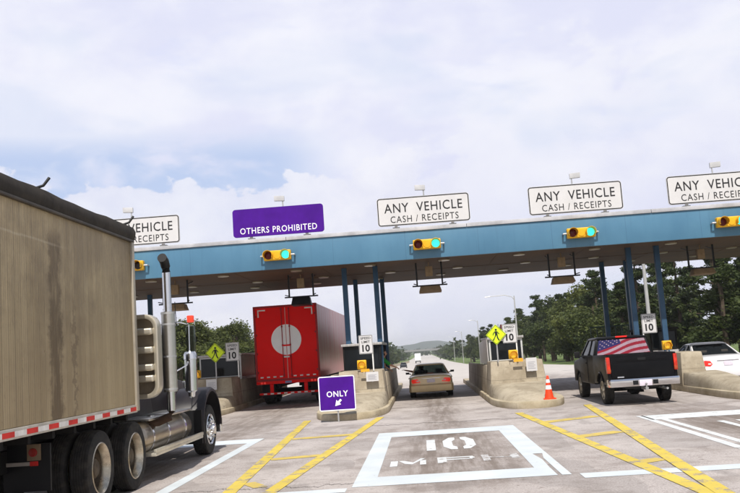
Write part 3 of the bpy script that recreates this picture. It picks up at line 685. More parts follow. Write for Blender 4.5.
# ------------------------------------------------------------------ wheels
M_HUBIN = mat('dark_hub_metal', (.10, .075, .05), .55, .5, var=.4, scale=6, dirt=(.02, .016, .012), dirt_amt=.6)  # hub interior, darker and browner than the rim lip
def wheel(parent, x, y, r, wd, side, kind='car', mt=None):
    """side: +1 the outer face looks to +x; the rim is the part, the tyre its own piece"""
    s = side; hw = wd/2; c = (x, y, r); rr = r*(0.66 if kind != 'truck' else 0.58)
    rim = MB()
    if kind == 'dual':                                                      # deep hollow hub of a rear truck wheel
        rim.lathe([(rr*1.03, hw*0.93*s), (rr*0.99, hw*1.0*s), (rr*0.94, hw*0.85*s), (rr*0.88, hw*0.1*s)], c, mi=0, caps=False)
        rim.lathe([(rr*0.88, hw*0.1*s), (rr*0.84, -hw*0.4*s), (rr*0.76, -hw*0.62*s), (rr*0.42, -hw*0.5*s), (rr*0.40, hw*0.2*s), (rr*0.30, hw*0.45*s), (0, hw*0.5*s)], c, mi=1, caps=False)
        for k in range(10):
            a = 2*math.pi*k/10; q = (x-hw*0.5*s, y+rr*0.58*math.cos(a), r+rr*0.58*math.sin(a)); rim.tube([q, (q[0]+0.06*s, q[1], q[2])], 0.017, 6, 1)
    elif kind == 'truck':
        rim.lathe([(rr*1.12, hw*0.8*s), (rr*1.05, hw*1.0*s), (rr*0.95, hw*0.72*s), (rr*0.62, hw*1.15*s), (rr*0.38, hw*1.2*s), (rr*0.34, hw*1.6*s), (0, hw*1.65*s)], c, caps=False)
        for k in range(10):
            a = 2*math.pi*k/10; q = (x+hw*1.1*s, y+rr*0.55*math.cos(a), r+rr*0.55*math.sin(a)); rim.tube([q, (q[0]+0.05*s, q[1], q[2])], 0.018, 6)
            q = (x+hw*0.9*s, y+rr*0.8*math.cos(a+.3), r+rr*0.8*math.sin(a+.3)); rim.tube([(q[0]-.02*s, q[1], q[2]), (q[0]+0.012*s, q[1], q[2])], 0.035, 10, 1)
    else:
        rim.lathe([(rr, hw*0.85*s), (rr*0.93, hw*0.6*s), (rr*0.85, hw*0.3*s), (0, hw*0.3*s)], c, mi=1, caps=False)
        rim.lathe([(rr, hw*0.6*s), (rr*1.0, hw*0.92*s), (rr*0.90, hw*0.9*s), (rr*0.9, hw*0.6*s)], c, caps=False)
        for k in range(5):
            a = 2*math.pi*k/5+0.3; e = Vector((0, math.cos(a), math.sin(a))); n = Vector((0, -math.sin(a), math.cos(a))); o = Vector(c)
            w0, w1 = 0.055*r/0.33, 0.04*r/0.33
            i0 = o+e*0.03; i1 = o+e*rr*0.92; xa = Vector((hw*0.5*s, 0, 0)); xb = Vector((hw*0.85*s, 0, 0))
            rim.hexa([i0-n*w0+xa, i0+n*w0+xa, i1+n*w1+xa, i1-n*w1+xa, i0-n*w0+xb, i0+n*w0+xb, i1+n*w1+xb, i1-n*w1+xb])
        rim.lathe([(0.07*r/0.33, hw*0.5*s), (0.06*r/0.33, hw*0.95*s), (0, hw*0.97*s)], c)
    o = rim.build('wheel', [mt or M_ALU, M_DARK if kind != 'dual' else M_HUBIN], parent)
    prof = [(rr*0.99, -hw*0.9), (r*0.90, -hw), (r*0.975, -hw*0.88), (r, -hw*0.62)]
    for k in range(-2, 3): prof += [(r, (k-0.38)*hw*0.26), (r*0.985, (k-0.30)*hw*0.26), (r*0.985, (k+0.30)*hw*0.26), (r, (k+0.38)*hw*0.26)]
    prof += [(r, hw*0.62), (r*0.975, hw*0.88), (r*0.90, hw), (rr*0.99, hw*0.9)]
    MB().lathe(prof, c, n=36, caps=False).build('tyre', M_RUBBER, o)
    return o

# ------------------------------------------------------------------ cars
def quad_patch(mb, c, u0, u1, v0, v1, off, th, rad=0.06, mi=0, n=4):
    """a rounded panel on the plane of four corners (bottom-left, bottom-right, top-right, top-left)"""
    c = [Vector(q) for q in c]; nrm = (c[1]-c[0]).cross(c[3]-c[0]).normalized()
    f = lambda a, b: (c[0]*(1-a)+c[1]*a)*(1-b) + (c[3]*(1-a)+c[2]*a)*b
    pts = rrect(u0, u1, v0, v1, rad, n)
    mb.loft([[f(a, b)+nrm*off for a, b in pts], [f(a, b)+nrm*(off+th) for a, b in pts]], mi)
def sedan(name, label, loc, Ln, Wd, Ht, paint, glass, rim, group=None, detail=True, lights='wide', hub=0.31, roofm=None):
    t = thing(name, label, 'car', loc, 0, group); k = Ht/1.4; h = Wd/2
    st = [(0.0, .84, .34, .84, .88), (.012, .91, .28, .88, .93), (.04, .96, .24, .90, .965), (.16, .985, .20, .92, .985), (.26, 1, .2, .93, .98), (.5, 1, .2, .92, .95), (.66, 1, .2, .90, .97),
          (.75, .985, .2, .87, .94), (.88, .96, .2, .77, .84), (.955, .90, .22, .68, .74), (.985, .82, .26, .58, .64), (1, .72, .32, .48, .54)]
    rings = []
    for a, ww, zb, zs, zt in st:
        x = ww*h; y = a*Ln; zb *= k; zs *= k; zt *= k; e = (1-a) if a < 0.5 else 0; sh = lambda z: 0.10*(z-0.5)*(1 if a < 0.1 else 0)
        half = [(0, zb), (x*.80, zb), (x*.95, zb+.05), (x*.99, zb+.16), (x, (zb+zs)/2), (x*.985, zs-.07), (x*.93, zs), (x*.70, (zs+zt)/2+.02), (0, zt)]
        pts = [(q[0], y+sh(q[1]), q[1]) for q in half] + [(-q[0], y+sh(q[1]), q[1]) for q in half[-2:0:-1]]
        rings.append(pts)
    body = MB().loft(rings).build('body', paint, t)
    r = hub; ya, yf = 0.225*Ln, 0.815*Ln
    cb = MB()
    for y in (ya, yf):
        for s in (-1, 1): cb.lathe([(r+.055, -.16), (r+.055, .16)], (s*(h-0.06), y, r+.01), 'x', 32)
    cut(body, cb, 34, 2)
    for y in (ya, yf):
        for s in (-1, 1): wheel(t, s*(h-0.125), y, r, 0.205, s, 'car', rim)
    # greenhouse: roof, pillars, glass
    zb, zr = .915*k, Ht-0.055; wb, wt = .88*h, .66*h
    yb0, yb1, yf1, yf0 = (.175*Ln, .30*Ln, .52*Ln, .70*Ln) if lights == 'wide' else (.20*Ln, .385*Ln, .54*Ln, .72*Ln)
    B = [(-wb, yb0), (wb, yb0), (wb, yf0), (-wb, yf0)]; T = [(-wt, yb1), (wt, yb1), (wt, yf1), (-wt, yf1)]
    P = lambda i, v: Vector((B[i][0]+(T[i][0]-B[i][0])*v, B[i][1]+(T[i][1]-B[i][1])*v, zb+(zr-zb)*v))
    rr = []
    for ins, z in ((0.0, zr-.035), (-.012, zr-.005), (.03, zr+.022), (.16, zr+.045), (.34, zr+.055)):
        rr.append([(x, y, z) for x, y in rrect(-wt+ins*.9, wt-ins*.9, yb1-.02+ins, yf1+.02-ins, max(.12-ins*.2, .04), 4)])
    MB().loft(rr).build('roof', roofm or paint, t)
    for i in range(4):
        mb = MB(); a, b = P(i, -0.12), P(i, 1.0); sx = -1 if B[i][0] < 0 else 1; wy = 0.13 if i < 2 else 0.05
        fy = 1 if i < 2 else -1
        mb.hexa([a, a+Vector((-sx*.05, 0, 0)), a+Vector((-sx*.05, fy*wy*2.0, 0)), a+Vector((0, fy*wy*2.0, 0)), b, b+Vector((-sx*.05, 0, 0)), b+Vector((-sx*.05, fy*wy, 0)), b+Vector((0, fy*wy, 0))])
        mb.build('window_pillar', roofm or paint, t, 0.012)
    for sx, (i, j) in ((1, (1, 2)), (-1, (0, 3))):
        mb = MB(); a = P(i, -.1).lerp(P(j, -.1), 0.50); b = P(i, 1).lerp(P(j, 1), 0.40)
        mb.hexa([a, a+Vector((-sx*.04, 0, 0)), a+Vector((-sx*.04, .09, 0)), a+Vector((0, .09, 0)), b, b+Vector((-sx*.04, 0, 0)), b+Vector((-sx*.04, .07, 0)), b+Vector((0, .07, 0))])
        mb.build('window_pillar', roofm or paint, t, 0.012)
    mb = MB(); quad_patch(mb, [P(0, 0), P(1, 0), P(1, 1), P(0, 1)], .06, .94, .04, .97, -0.012, 0.008, .07); rw = mb.build('rear_window', glass, t)
    mb = MB(); quad_patch(mb, [P(2, 0), P(3, 0), P(3, 1), P(2, 1)], .03, .97, .02, .98, -0.012, 0.008, .05); mb.build('windscreen', glass, t)
    for i, j in ((1, 2), (3, 0)):
        lo, hi = ((.14, .485), (.53, .95)) if i == 1 else ((.515, .86), (.05, .47))
        c4 = [P(i, 0), P(j, 0), P(j, 1), P(i, 1)]
        for a, b in (lo, hi): mb = MB(); quad_patch(mb, c4, a, b, .05, .94, -0.03, 0.006, .05); mb.build('side_window', glass, t)
    if not detail: return t
    # rear: bumper, lamps, plate, handles, mirrors, seats
    mb = MB(); rg = []
    for x, y in ((-h*1.0, .42), (-h*1.0, .10), (-h*.90, -.045), (-h*.5, -.085), (0, -.095), (h*.5, -.085), (h*.90, -.045), (h*1.0, .10), (h*1.0, .42)):
        rg.append([(x, y, .27*k), (x*.99, y-.03, .33*k), (x*.99, y-.035, .52*k), (x*.985, y+.03, .575*k), (x*.9, y+.16, .575*k), (x*.9, y+.16, .27*k)])
    mb.loft(rg); mb.build('rear_bumper', paint, t, 0)
    sh = lambda z: 0.10*(z-0.5)
    for s in (-1, 1):
        mb = MB(); z0, z1 = .625*k, .80*k
        xa, xb = (h*.47, h*.86) if lights == 'wide' else (h*.56, h*.875)
        if lights == 'wide': pl = [(xa, z0+.03), (xb-.03, z0-.005), (xb+.01, z0+.07), (xb-.005, z1-.02), (xa+.12, z1)]
        else: pl = [(xa, (z0+z1)/2-.02), (xa+.08, z0), (xb, z0+.02), (xb+.035, z1-.03), (xb-.06, z1+.02), (xa+.07, z1)]
        ct = [(s*a, b) for a, b in pl]
        mb.loft([[(a, sh(b)+.10+(abs(a)/h)**6*.05, b) for a, b in ct], [(a, sh(b)-.022+(abs(a)/h)**6*.07, b) for a, b in ct]])
        lm = mb.build('tail_light', M_TAIL, t, 0.008)
        MB().box(s*(xa+.1)-.05, s*(xa+.1)+.05, sh(.7)-.028, sh(.7)-.01, z0+.055, z0+.10).build('reverse_lens', mat('clear_lens', (.7, .6, .55), .2), lm)
    MB().box(-.15, .15, sh(.68)-.028, sh(.68)-.008, .63*k, .77*k).build('licence_plate', M_PLATE, t, .006)
    MB().box(-.36, .36, sh(.8)-.02, sh(.8)-.0, .795*k, .815*k).build('boot_trim', M_CHROME, t, .004)
    for s in (-1, 1):
        MB().box(*sorted((s*(h-.01), s*(h+.14))), yf0-.36, yf0-.27, .93*k, 1.02*k).tube([(s*(h*.9), yf0-.30, .93*k), (s*(h+.02), yf0-.30, .95*k)], .02, 8).build('wing_mirror', M_BLACK, t, .025)
        for yy in (.36*Ln, .55*Ln):
            MB().box(min(s*h*.99, s*(h*.99+.035)), max(s*h*.99, s*(h*.99+.035)), yy, yy+.17, .76*k, .79*k).build('door_handle', paint, t, .008)
    M_SEAT = mat('seat_cloth', (.05, .045, .04), .9)
    mb = MB()
    for x in (-.36, .36):
        for y in (.26*Ln, .45*Ln):
            mb.box(x-.23, x+.23, y, y+.14, .6*k, .98*k); mb.box(x-.12, x+.12, y+.02, y+.10, 1.0*k, 1.13*k)
    mb.build('seats', M_SEAT, t, .03)
    return t
M_GOLD = mat('gold_car_paint', (.74, .58, .34), .32, .1, var=.05, coat=.5)
M_WHITEC = mat('white_car_paint', (.80, .80, .82), .25, 0, var=.02, coat=.6)
M_DARKC = mat('dark_car_paint', (.02, .022, .028), .3, .3, coat=.5)
gold = sedan('gold_sedan', 'low gold sedan stopped at the booth window in the middle lane', (.25, 33.35, 0), 4.45, 1.70, 1.28, M_GOLD, M_GLASS, M_ALU, 'sedans', True, 'wide', .30, None)
MB().box(-.12, .12, .98, 1.02, .885, .915).build('brake_light', M_TAIL, gold)
white = sedan('white_sedan', 'white rounded sedan at the right picture edge', (10.14, 29.9, 0), 4.95, 1.85, 1.41, M_WHITEC, M_GLASST, M_ALU, 'sedans', True, 'round', .33)
sedan('dark_sedan', 'small dark car far down the road beyond the booths', (-5.0, 222, gz(222)), 4.6, 1.8, 1.42, M_DARKC, M_GLASST, M_ALU, 'sedans', False)
t = thing('box_truck', 'white box truck far down the road ahead of the gold car', 'truck', (-2.0, 365, gz(365)))
MB().box(-1.25, 1.25, 0, 9, 1.0, 4.0).build('cargo_box', mat('white_truck_box', (.8, .8, .8), .5), t, .03)
MB().box(-1.15, 1.15, 9.3, 11, .5, 2.7).build('cab', mat('white_truck_box', (.8, .8, .8)), t, .1)
MB().box(-1.15, 1.15, .05, 10, .7, .995).build('chassis', M_DARK, t)
for x in (-.95, .95):
    for y in (1.6, 10): wheel(t, x, y, .48, .3, 1 if x > 0 else -1, 'car')

# ------------------------------------------------------------------ pickup truck
t = pk = thing('pickup_truck', 'black pickup truck with a stars and stripes rear window', 'pickup', (5.79, 23.62, 0))
M_PK = mat('black_truck_paint', (.005, .005, .006), .3, .0, var=.2, dirt=(.015, .013, .011), dirt_amt=.12, spec=.1)
def arch(y0, y1, z0, z1, yc, rr, zc=.38, top=None):
    """side outline from y0 to y1 with a round wheel opening"""
    pts = [(y0, z0)]
    a0 = math.asin(max(-1, min(1, (z0-zc)/rr)))
    for k in range(13):
        a = math.pi - a0 - (math.pi-2*a0)*k/12; pts.append((yc+rr*math.cos(a), zc+rr*math.sin(a)))
    return pts + [(y1, z0)] + (top or [(y1, z1), (y0, z1)])
for s in (-1, 1):
    a, b = (.86, .955) if s > 0 else (-.955, -.86)
    MB().prism(arch(.13, 2.13, .55, 1.335, 1.17, .47), 'yz', a, b).build('bed_side', M_PK, pk, .025)
    MB().tube([(s*.965, .74+0.0, .62)]+[(s*.965, 1.17+.49*math.cos(R(180-q)), .38+.49*math.sin(R(180-q))) for q in range(30, 151, 10)]+[(s*.965, 1.60, .62)], .02, 6).build('arch_trim', M_PK, pk)
MB().box(-.858, .858, .2, 2.13, .62, .68).box(-.858, .858, 2.07, 2.13, .682, 1.33).build('bed_floor', M_DARK, pk)
MB().box(-.855, .855, .10, .17, .70, 1.345).build('tailgate', M_PK, pk, .02)
mb = MB(); mb.box(-.70, .70, .092, .0995, 1.15, 1.25); mb.box(-.78, .78, .093, .0995, .78, 1.10); mb.build('tailgate_panel', M_PK, pk, .003)
MB().box(-.11, .11, .075, .091, 1.165, 1.235).build('tailgate_handle', M_BLACK, pk, .01)
MB().box(-.70, -.52, .083, .0925, .735, .765).build('tailgate_badge', M_CHROME, pk, .004)
mb = MB(); rg = []
for x, y in ((-.97, .35), (-.975, .05), (-.93, -.06), (-.45, -.10), (0, -.10), (.45, -.10), (.93, -.06), (.975, .05), (.97, .35)):
    rg.append([(x, y, .50), (x, y-.02, .53), (x, y-.02, .66), (x, y+.03, .70), (x*.96, y+.12, .70), (x*.96, y+.12, .50)])
mb.loft(rg); bp = mb.build('rear_bumper', M_CHROME, pk, 0)
MB().box(-.17, .17, -.135, -.121, .505, .665).build('licence_plate', M_PLATE, bp, .006)
MB().box(-.34, -.2, -.128, -.122, .54, .65).box(.2, .34, -.128, -.122, .54, .65).build('step_pad', M_BLACK, bp)
for s in (-1, 1):
    x0, x1 = sorted((s*.868, s*.966))
    tl = MB().box(x0, x1, .075, .24, .86, 1.29).build('tail_light', mat('deep_tail_lens', (.50, .022, .008), .2, var=.45, scale=5, emit=(1, .05, .01), estr=.06, coat=.5), pk, .02)
    MB().box(min(s*.866, s*.958), max(s*.866, s*.958), .066, .0745, .89, .97).build('reverse_lens', mat('amber_red_lens', (.35, .06, .02), .25), tl, .006)
MB().tube([(.55, .7, .42), (.60, .05, .40), (.60, -.02, .40)], .032, 10).build('exhaust_pipe', M_STEEL, pk)
MB().box(-.04, .04, -.22, .3, .40, .47).tube([(0, -.18, .47), (0, -.18, .53)], .02, 8).lathe([(.01, .0), (.03, .02), (.032, .035), (.0, .065)], (0, -.18, .53), 'z', 12).build('tow_hitch', M_STEEL, pk)
# cab and front
for s in (-1, 1):
    a, b = (.80, .945) if s > 0 else (-.945, -.80)
    MB().prism(arch(2.17, 5.58, .50, 1.32, 4.78, .46, .38, [(5.58, 1.0), (5.45, 1.13), (4.3, 1.25), (4.2, 1.31), (2.17, 1.32)]), 'yz', a, b).build('cab_side', M_PK, pk, .03)
    MB().box(*(sorted((s*.946, s*.958))), 3.06, 3.07, .55, 1.28).build('door_seam', M_DARK, pk)
    MB().box(*(sorted((s*.946, s*.975))), 3.16, 3.34, 1.08, 1.12).build('door_handle', M_BLACK, pk, .008)
    MB().box(*(sorted((s*.98, s*1.16))), 4.02, 4.10, 1.24, 1.44).box(*(sorted((s*.9, s*1.0))), 4.04, 4.08, 1.28, 1.32).build('wing_mirror', M_BLACK, pk, .02)
mb = MB(); mb.hexa([(-.797, 4.3, .75), (.797, 4.3, .75), (.797, 5.6, .70), (-.797, 5.6, .70), (-.78, 4.3, 1.27), (.78, 4.3, 1.27), (.74, 5.55, 1.12), (-.74, 5.55, 1.12)]); mb.build('hood', M_PK, pk, .05)
MB().box(-.797, .797, 2.17, 2.24, .55, 1.32).box(-.797, .797, 2.243, 4.29, .5, .6).build('cab_floor', M_DARK, pk)
zb, zr = 1.30, 1.79; B = [(-.90, 2.19), (.90, 2.19), (.90, 4.35), (-.90, 4.35)]; T = [(-.755, 2.36), (.755, 2.36), (.755, 3.66), (-.755, 3.66)]
P = lambda i, v: Vector((B[i][0]+(T[i][0]-B[i][0])*v, B[i][1]+(T[i][1]-B[i][1])*v, zb+(zr-zb)*v))
rr = [[(x, y, z) for x, y in rrect(-.765+i*.9, .765-i*.9, 2.33+i, 3.69-i, .1, 4)] for i, z in ((0, zr-.04), (-.012, zr-.01), (.03, zr+.022), (.16, zr+.04), (.35, zr+.048))]
MB().loft(rr).build('roof', M_PK, pk)
for i in range(4):
    mb = MB(); a, b = P(i, -.06), P(i, 1.0); sx = -1 if B[i][0] < 0 else 1; fy = 1 if i < 2 else -1
    for wy, wx in ((.16, .06), (.05, .10)):
        mb.hexa([a, a+Vector((-sx*wx, 0, 0)), a+Vector((-sx*wx, fy*wy, 0)), a+Vector((0, fy*wy, 0)), b, b+Vector((-sx*wx, 0, 0)), b+Vector((-sx*wx, fy*wy, 0)), b+Vector((0, fy*wy, 0))])
    mb.build('window_pillar', M_PK, pk, .01)
for sx, (i, j) in ((1, (1, 2)), (-1, (0, 3))):
    mb = MB(); a = P(i, -.06).lerp(P(j, -.06), .40); b = P(i, 1).lerp(P(j, 1), .48)
    mb.hexa([a, a+Vector((-sx*.05, 0, 0)), a+Vector((-sx*.05, .1, 0)), a+Vector((0, .1, 0)), b, b+Vector((-sx*.05, 0, 0)), b+Vector((-sx*.05, .09, 0)), b+Vector((0, .09, 0))])
    mb.build('window_pillar', M_PK, pk, .01)
mb = MB(); quad_patch(mb, [P(2, 0), P(3, 0), P(3, 1), P(2, 1)], .04, .96, .03, .97, -.012, .008, .05); mb.build('windscreen', M_GLASST, pk)
for i, j in ((1, 2), (3, 0)):
    lo, hi = ((.10, .38), (.46, .93)) if i == 1 else ((.62, .90), (.07, .54))
    for a, b in (lo, hi): mb = MB(); quad_patch(mb, [P(i, 0), P(j, 0), P(j, 1), P(i, 1)], a, b, .06, .93, -.03, .006, .05); mb.build('side_window', M_GLASST, pk)
mb = MB(); quad_patch(mb, [P(0, 0), P(1, 0), P(1, 1), P(0, 1)], .045, .955, .02, .985, -.004, .008, .05); rw = mb.build('rear_window', M_GLASSD, pk)
# the flag film on the rear window: waving stripes, canton with stars
FM = [mat('flag_red', (.19, .004, .018), .5, spec=.1), mat('flag_white', (.27, .19, .23), .5, spec=.1), mat('flag_blue', (.012, .011, .075), .5, spec=.1)]
mb = MB(); nx, ny = 96, 48; c = [P(0, 0), P(1, 0), P(1, 1), P(0, 1)]; nrm = (c[1]-c[0]).cross(c[3]-c[0]).normalized()
f = lambda a, b: (c[0]*(1-a)+c[1]*a)*(1-b) + (c[3]*(1-a)+c[2]*a)*b + nrm*.0075
vs = [f(.06+.88*i/nx, .05+.90*j/ny) for j in range(ny+1) for i in range(nx+1)]
stars = [(.07+.085*(k % 5)+(.04 if (k//5) % 2 else 0), .66+.072*(k//5)-.03*(k % 5)*0.3) for k in range(20)]
for j in range(ny):
    for i in range(nx):
        uu, vv = (i+.5)/nx, (j+.5)/ny
        q = vv - 1.22*(uu-.1)*(1-.28*uu) + .05*math.sin(uu*7)                # stripes climb to the right
        mi = 0 if int(math.floor((q+.9)*5.4)) % 2 == 0 else 1
        if uu < .50 - .10*(vv-.5) and vv > .24 + .9*uu: mi = 2
        if mi == 2 and any((uu-a)**2*5.5+(vv-b)**2*1.0 < .0011 for a, b in [(sx_, .38+.95*sx_+.135*r_) for r_ in range(5) for sx_ in (.04+.045*(r_ % 2), .13+.045*(r_ % 2), .22+.045*(r_ % 2), .31+.045*(r_ % 2), .40)]): mi = 1
        q0 = j*(nx+1)+i; mb.add([vs[q0], vs[q0+1], vs[q0+nx+2], vs[q0+nx+1]], [(0, 1, 2, 3)], mi)
mb.build('flag_film', FM, rw, smooth=0)
MB().box(-.17, .17, 2.30, 2.38, zr+.006, zr+.05).build('brake_light', M_TAIL, pk, .012)
for y in (1.17, 4.78):
    for s in (-1, 1): wheel(pk, s*.80, y, .385, .265, s, 'car')
MB().box(-.45, .45, .3, 5.3, .42, .548).tube([(-.8, 1.17, .39), (.8, 1.17, .39)], .06, 10).box(-.2, .2, 1.0, 1.34, .28, .5).build('chassis', M_DARK, pk)

pk.scale = (.96, .95, 1.0)
# ------------------------------------------------------------------ red truck under the canopy
t = rt = thing('red_semi_trailer', 'red box trailer with a white disc on its rear doors', 'trailer', (-5.42, 35.0, 0))
M_RED = mat('red_door_paint', (.93, .006, .005), .5, var=.05, dirt=(.62, .006, .005), dirt_amt=.25, spec=.10)
m, g, p = newmat('red_side_painted_sheen'); oc = g.node('ShaderNodeTexCoord').outputs['Object']; X, Y, Z = g.xyz(oc)
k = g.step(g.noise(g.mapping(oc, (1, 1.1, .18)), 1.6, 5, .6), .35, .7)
a = g.mix(k, (.34, .035, .022), (.36, .20, .16)); a = g.mix(g.step(Z, 1.9, 1.2), a, (.50, .02, .012))  # brownish streaks are reflections painted into the dark red side
g.l.new(a, p.inputs['Base Color']); p.inputs['Metallic'].default_value = .35; p.inputs['Roughness'].default_value = .3
rib = g.math('PINGPONG', Y, .3); b = g.node('ShaderNodeBump'); b.inputs['Strength'].default_value = .5; b.inputs['Distance'].default_value = .02; g.l.new(g.step(rib, .0, .03), b.inputs['Height']); g.l.new(b.outputs[0], p.inputs['Normal'])
M_TSIDE = m
MB().box(-1.29, 1.29, .06, 16.2, 1.02, 3.98).build('trailer_body', M_TSIDE, rt, .015)
mb = MB()
frame_ring(mb, -1.30, 1.30, .98, 4.0, .03, .075, -.02, .10); mb.build('door_frame', mat('dark_red_frame', (.34, .010, .010), .45, var=.15), rt, 0)
for s in (-1, 1):
    x0, x1 = (-1.222, -.008) if s < 0 else (.008, 1.222)
    MB().box(x0, x1, .0, .052, 1.06, 3.922).build('rear_door', M_RED, rt, .006)
    for k in range(4): MB().box(*sorted((s*1.225, s*1.17)), -.012, -.002, 1.3+k*.75, 1.38+k*.75).build('door_hinge', MATS['dark_red_frame'], rt, .004)
    mb = MB(); mb.tube([(s*.155, -.03, 1.10), (s*.155, -.03, 3.88)], .016, 8); 
    for z in (1.15, 1.9, 2.35, 3.1, 3.8): mb.box(s*.155-.03, s*.155+.03, -.04, -.002, z, z+.07)
    mb.build('lock_rod', MATS['dark_red_frame'], rt)
MB().box(-.15, .15, -.047, -.012, 2.34, 2.40).build('lock_bar', M_RED, rt, .006)
MB().box(-.012, .012, -.006, .05, 1.06, 3.90).build('door_seal', mat('pink_seal', (.62, .40, .36), .6), rt)
MB().box(-.12, .10, -.05, -.008, 1.88, 1.95).build('door_handle', M_TAPE_W, rt, .008)
# white disc, split at the seam
mb = MB()
for s in (-1, 1):
    pts = [(s*max(.016, .61*math.sin(a)), 2.60+.61*math.cos(a)) for a in [math.pi*k/28 for k in range(29)]]
    mb.prism(pts, 'xz', -.0045, -.0008)
mb.build('white_disc', mat('white_disc_paint', (.93, .92, .91), .5, var=.03), rt, 0)
mb = MB()
for s in (-1, 1):
    mb.box(*sorted((s*1.12, s*.80)), -.0045, -.0006, 3.80, 3.85); mb.box(*sorted((s*1.12, s*1.07)), -.0045, -.0006, 3.55, 3.798)
    for k in range(4): mb.box(*sorted((s*(.22+k*.26), s*(.34+k*.26))), -.0045, -.0006, 1.115, 1.165)
mb.build('reflective_tape', M_TAPE_W, rt)
MB().box(-1.29, 1.29, -.03, .05, .86, .975).build('rear_sill', M_RED, rt, .01)
for s in (-1, 1):
    mb = MB(); mb.box(*sorted((s*.62, s*.76)), .02, .10, .52, .858); mb.build('guard_post', M_RED, rt, .008)
    for k in range(2):
        MB().lathe([(.05, 0), (.04, -.02), (0, -.025)], (s*(.95+.13*k), -.031, .915), 'y', 14).build('marker_lamp', M_TAIL, rt)
gd = MB().box(-1.19, 1.19, -.01, .09, .44, .52).build('guard_bar', M_RED, rt, .01)
mb = MB(); vs = []
for k in range(18): x = -1.16+2.32*k/17; vs += [(x, -.0125, .455), (x, -.0125, .505)]
mb.add(vs, [(2*k, 2*k+2, 2*k+3, 2*k+1) for k in range(17)]); mb.m = [k % 2 for k in range(17)]
mb.build('reflective_tape', [M_RED, M_TAPE_W], gd, smooth=0)
MB().box(-.13, .13, -.036, -.031, .875, .955).build('licence_plate', mat('blue_plate', (.25, .3, .5), .4), rt)
mb = MB(); mb.box(-.5, -.38, .3, 16, .72, 1.018); mb.box(.38, .5, .3, 16, .72, 1.018); mb.tube([(-1.1, 1.9, .52), (1.1, 1.9, .52)], .07, 8); mb.tube([(-1.1, 3.2, .52), (1.1, 3.2, .52)], .07, 8); mb.build('chassis', M_DARK, rt)
for y in (1.9, 3.2, 13.3):
    for s in (-1, 1): wheel(rt, s*1.08, y, .52, .42, s, 'dual')
for s in (-1, 1): MB().box(*sorted((s*.75, s*1.28)), 1.1, 1.12, .28, .95).build('mud_flap', M_BLACK, rt)

# ------------------------------------------------------------------ semi truck at the left: tractor and grimy trailer
t = tr = thing('semi_trailer', 'grimy grey brown board sided trailer with rolled dark tarp', 'trailer', (-4.47, 13.45, 0))
m, g, p = newmat('grimy_trailer_boards'); oc = g.node('ShaderNodeTexCoord').outputs['Object']; X, Y, Z = g.xyz(oc)
cell = g.math('FLOOR', g.math('DIVIDE', Y, .155)); wn = g.node('ShaderNodeTexWhiteNoise'); wn.noise_dimensions = '1D'; g.l.new(cell, wn.inputs['W'])
base = g.mix(wn.outputs[0], (.37, .285, .158), (.455, .358, .208))
st = g.noise(g.mapping(oc, (1, 5.0, .22)), 1.6, 8, .7); base = g.mix(g.math('MULTIPLY', g.step(st, .46, .74), .38), base, (.15, .115, .07))
n2 = g.noise(g.mapping(oc, (1, .35, .5)), 1.7, 6, .6); base = g.mix(g.math('MULTIPLY', g.step(n2, .42, .70), .42), base, (.21, .15, .083))
base = g.mix(g.math('MULTIPLY', g.step(g.noise(g.mapping(oc, (1, 1.2, .7)), 3.5, 8, .75), .55, .8), .35), base, (.47, .40, .29))
g4 = g.noise(g.mapping(oc, (1, .55, .55)), 1.1, 7, .7)
base = g.mix(g.math('MULTIPLY', g.step(g.math('ADD', g4, g.math('MULTIPLY', g.math('SUBTRACT', Z, 2.6), .13)), .44, .70), .62), base, (.165, .12, .068))
g5 = g.noise(oc, 9.0, 7, .75)
base = g.mix(g.math('MULTIPLY', g.step(g5, .55, .72), .35), base, (.13, .095, .055))
# one long leak stain running down the boards
jag = g.math('MULTIPLY', g.math('SUBTRACT', g.noise(g.mapping(oc, (1, 1, 1.6)), 2.6, 7, .75), .5), .55)
ds = g.math('ABSOLUTE', g.math('SUBTRACT', Y, g.math('ADD', -2.95, jag)))
k = g.math('MULTIPLY', g.step(ds, .24, .10), g.step(g.math('ADD', g.noise(g.mapping(oc, (1, 2, .5)), 2.5, 6, .7), 0), .30, .5))
k = g.math('MULTIPLY', k, g.step(Z, 3.75, 3.4))
base = g.mix(g.math('MULTIPLY', k, .8), base, (.105, .068, .03))
ds = g.math('ABSOLUTE', g.math('SUBTRACT', Y, g.math('ADD', -2.38, g.math('MULTIPLY', jag, 1.7)))); base = g.mix(g.math('MULTIPLY', g.math('MULTIPLY', g.step(ds, .08, .02), g.step(Z, 3.1, 2.4)), .6), base, (.14, .095, .05))
ds = g.math('ABSOLUTE', g.math('SUBTRACT', Z, g.math('ADD', 3.45, g.math('MULTIPLY', g.math('SUBTRACT', n2, .5), .15)))); base = g.mix(g.math('MULTIPLY', g.math('MULTIPLY', g.step(ds, .022, .004), g.step(Y, -2.4, -3.2)), .22), base, (.62, .55, .42))
gr = g.math('PINGPONG', Y, .155/2); groove = g.math('MAXIMUM', g.step(gr, .006, .0), g.math('MULTIPLY', g.step(g.math('PINGPONG', Y, .155/6), .005, .0), .45))
base = g.mix(g.math('MULTIPLY', groove, .55), base, (.10, .08, .055))
g.l.new(base, p.inputs['Base Color']); p.inputs['Roughness'].default_value = .62; p.inputs['Metallic'].default_value = .1
b = g.node('ShaderNodeBump'); b.inputs['Strength'].default_value = .7; b.inputs['Distance'].default_value = .015
g.l.new(g.math('SUBTRACT', g.noise(g.mapping(oc, (1, 4, .5)), 4, 4), groove), b.inputs['Height']); g.l.new(b.outputs[0], p.inputs['Normal'])
M_BOARD = m
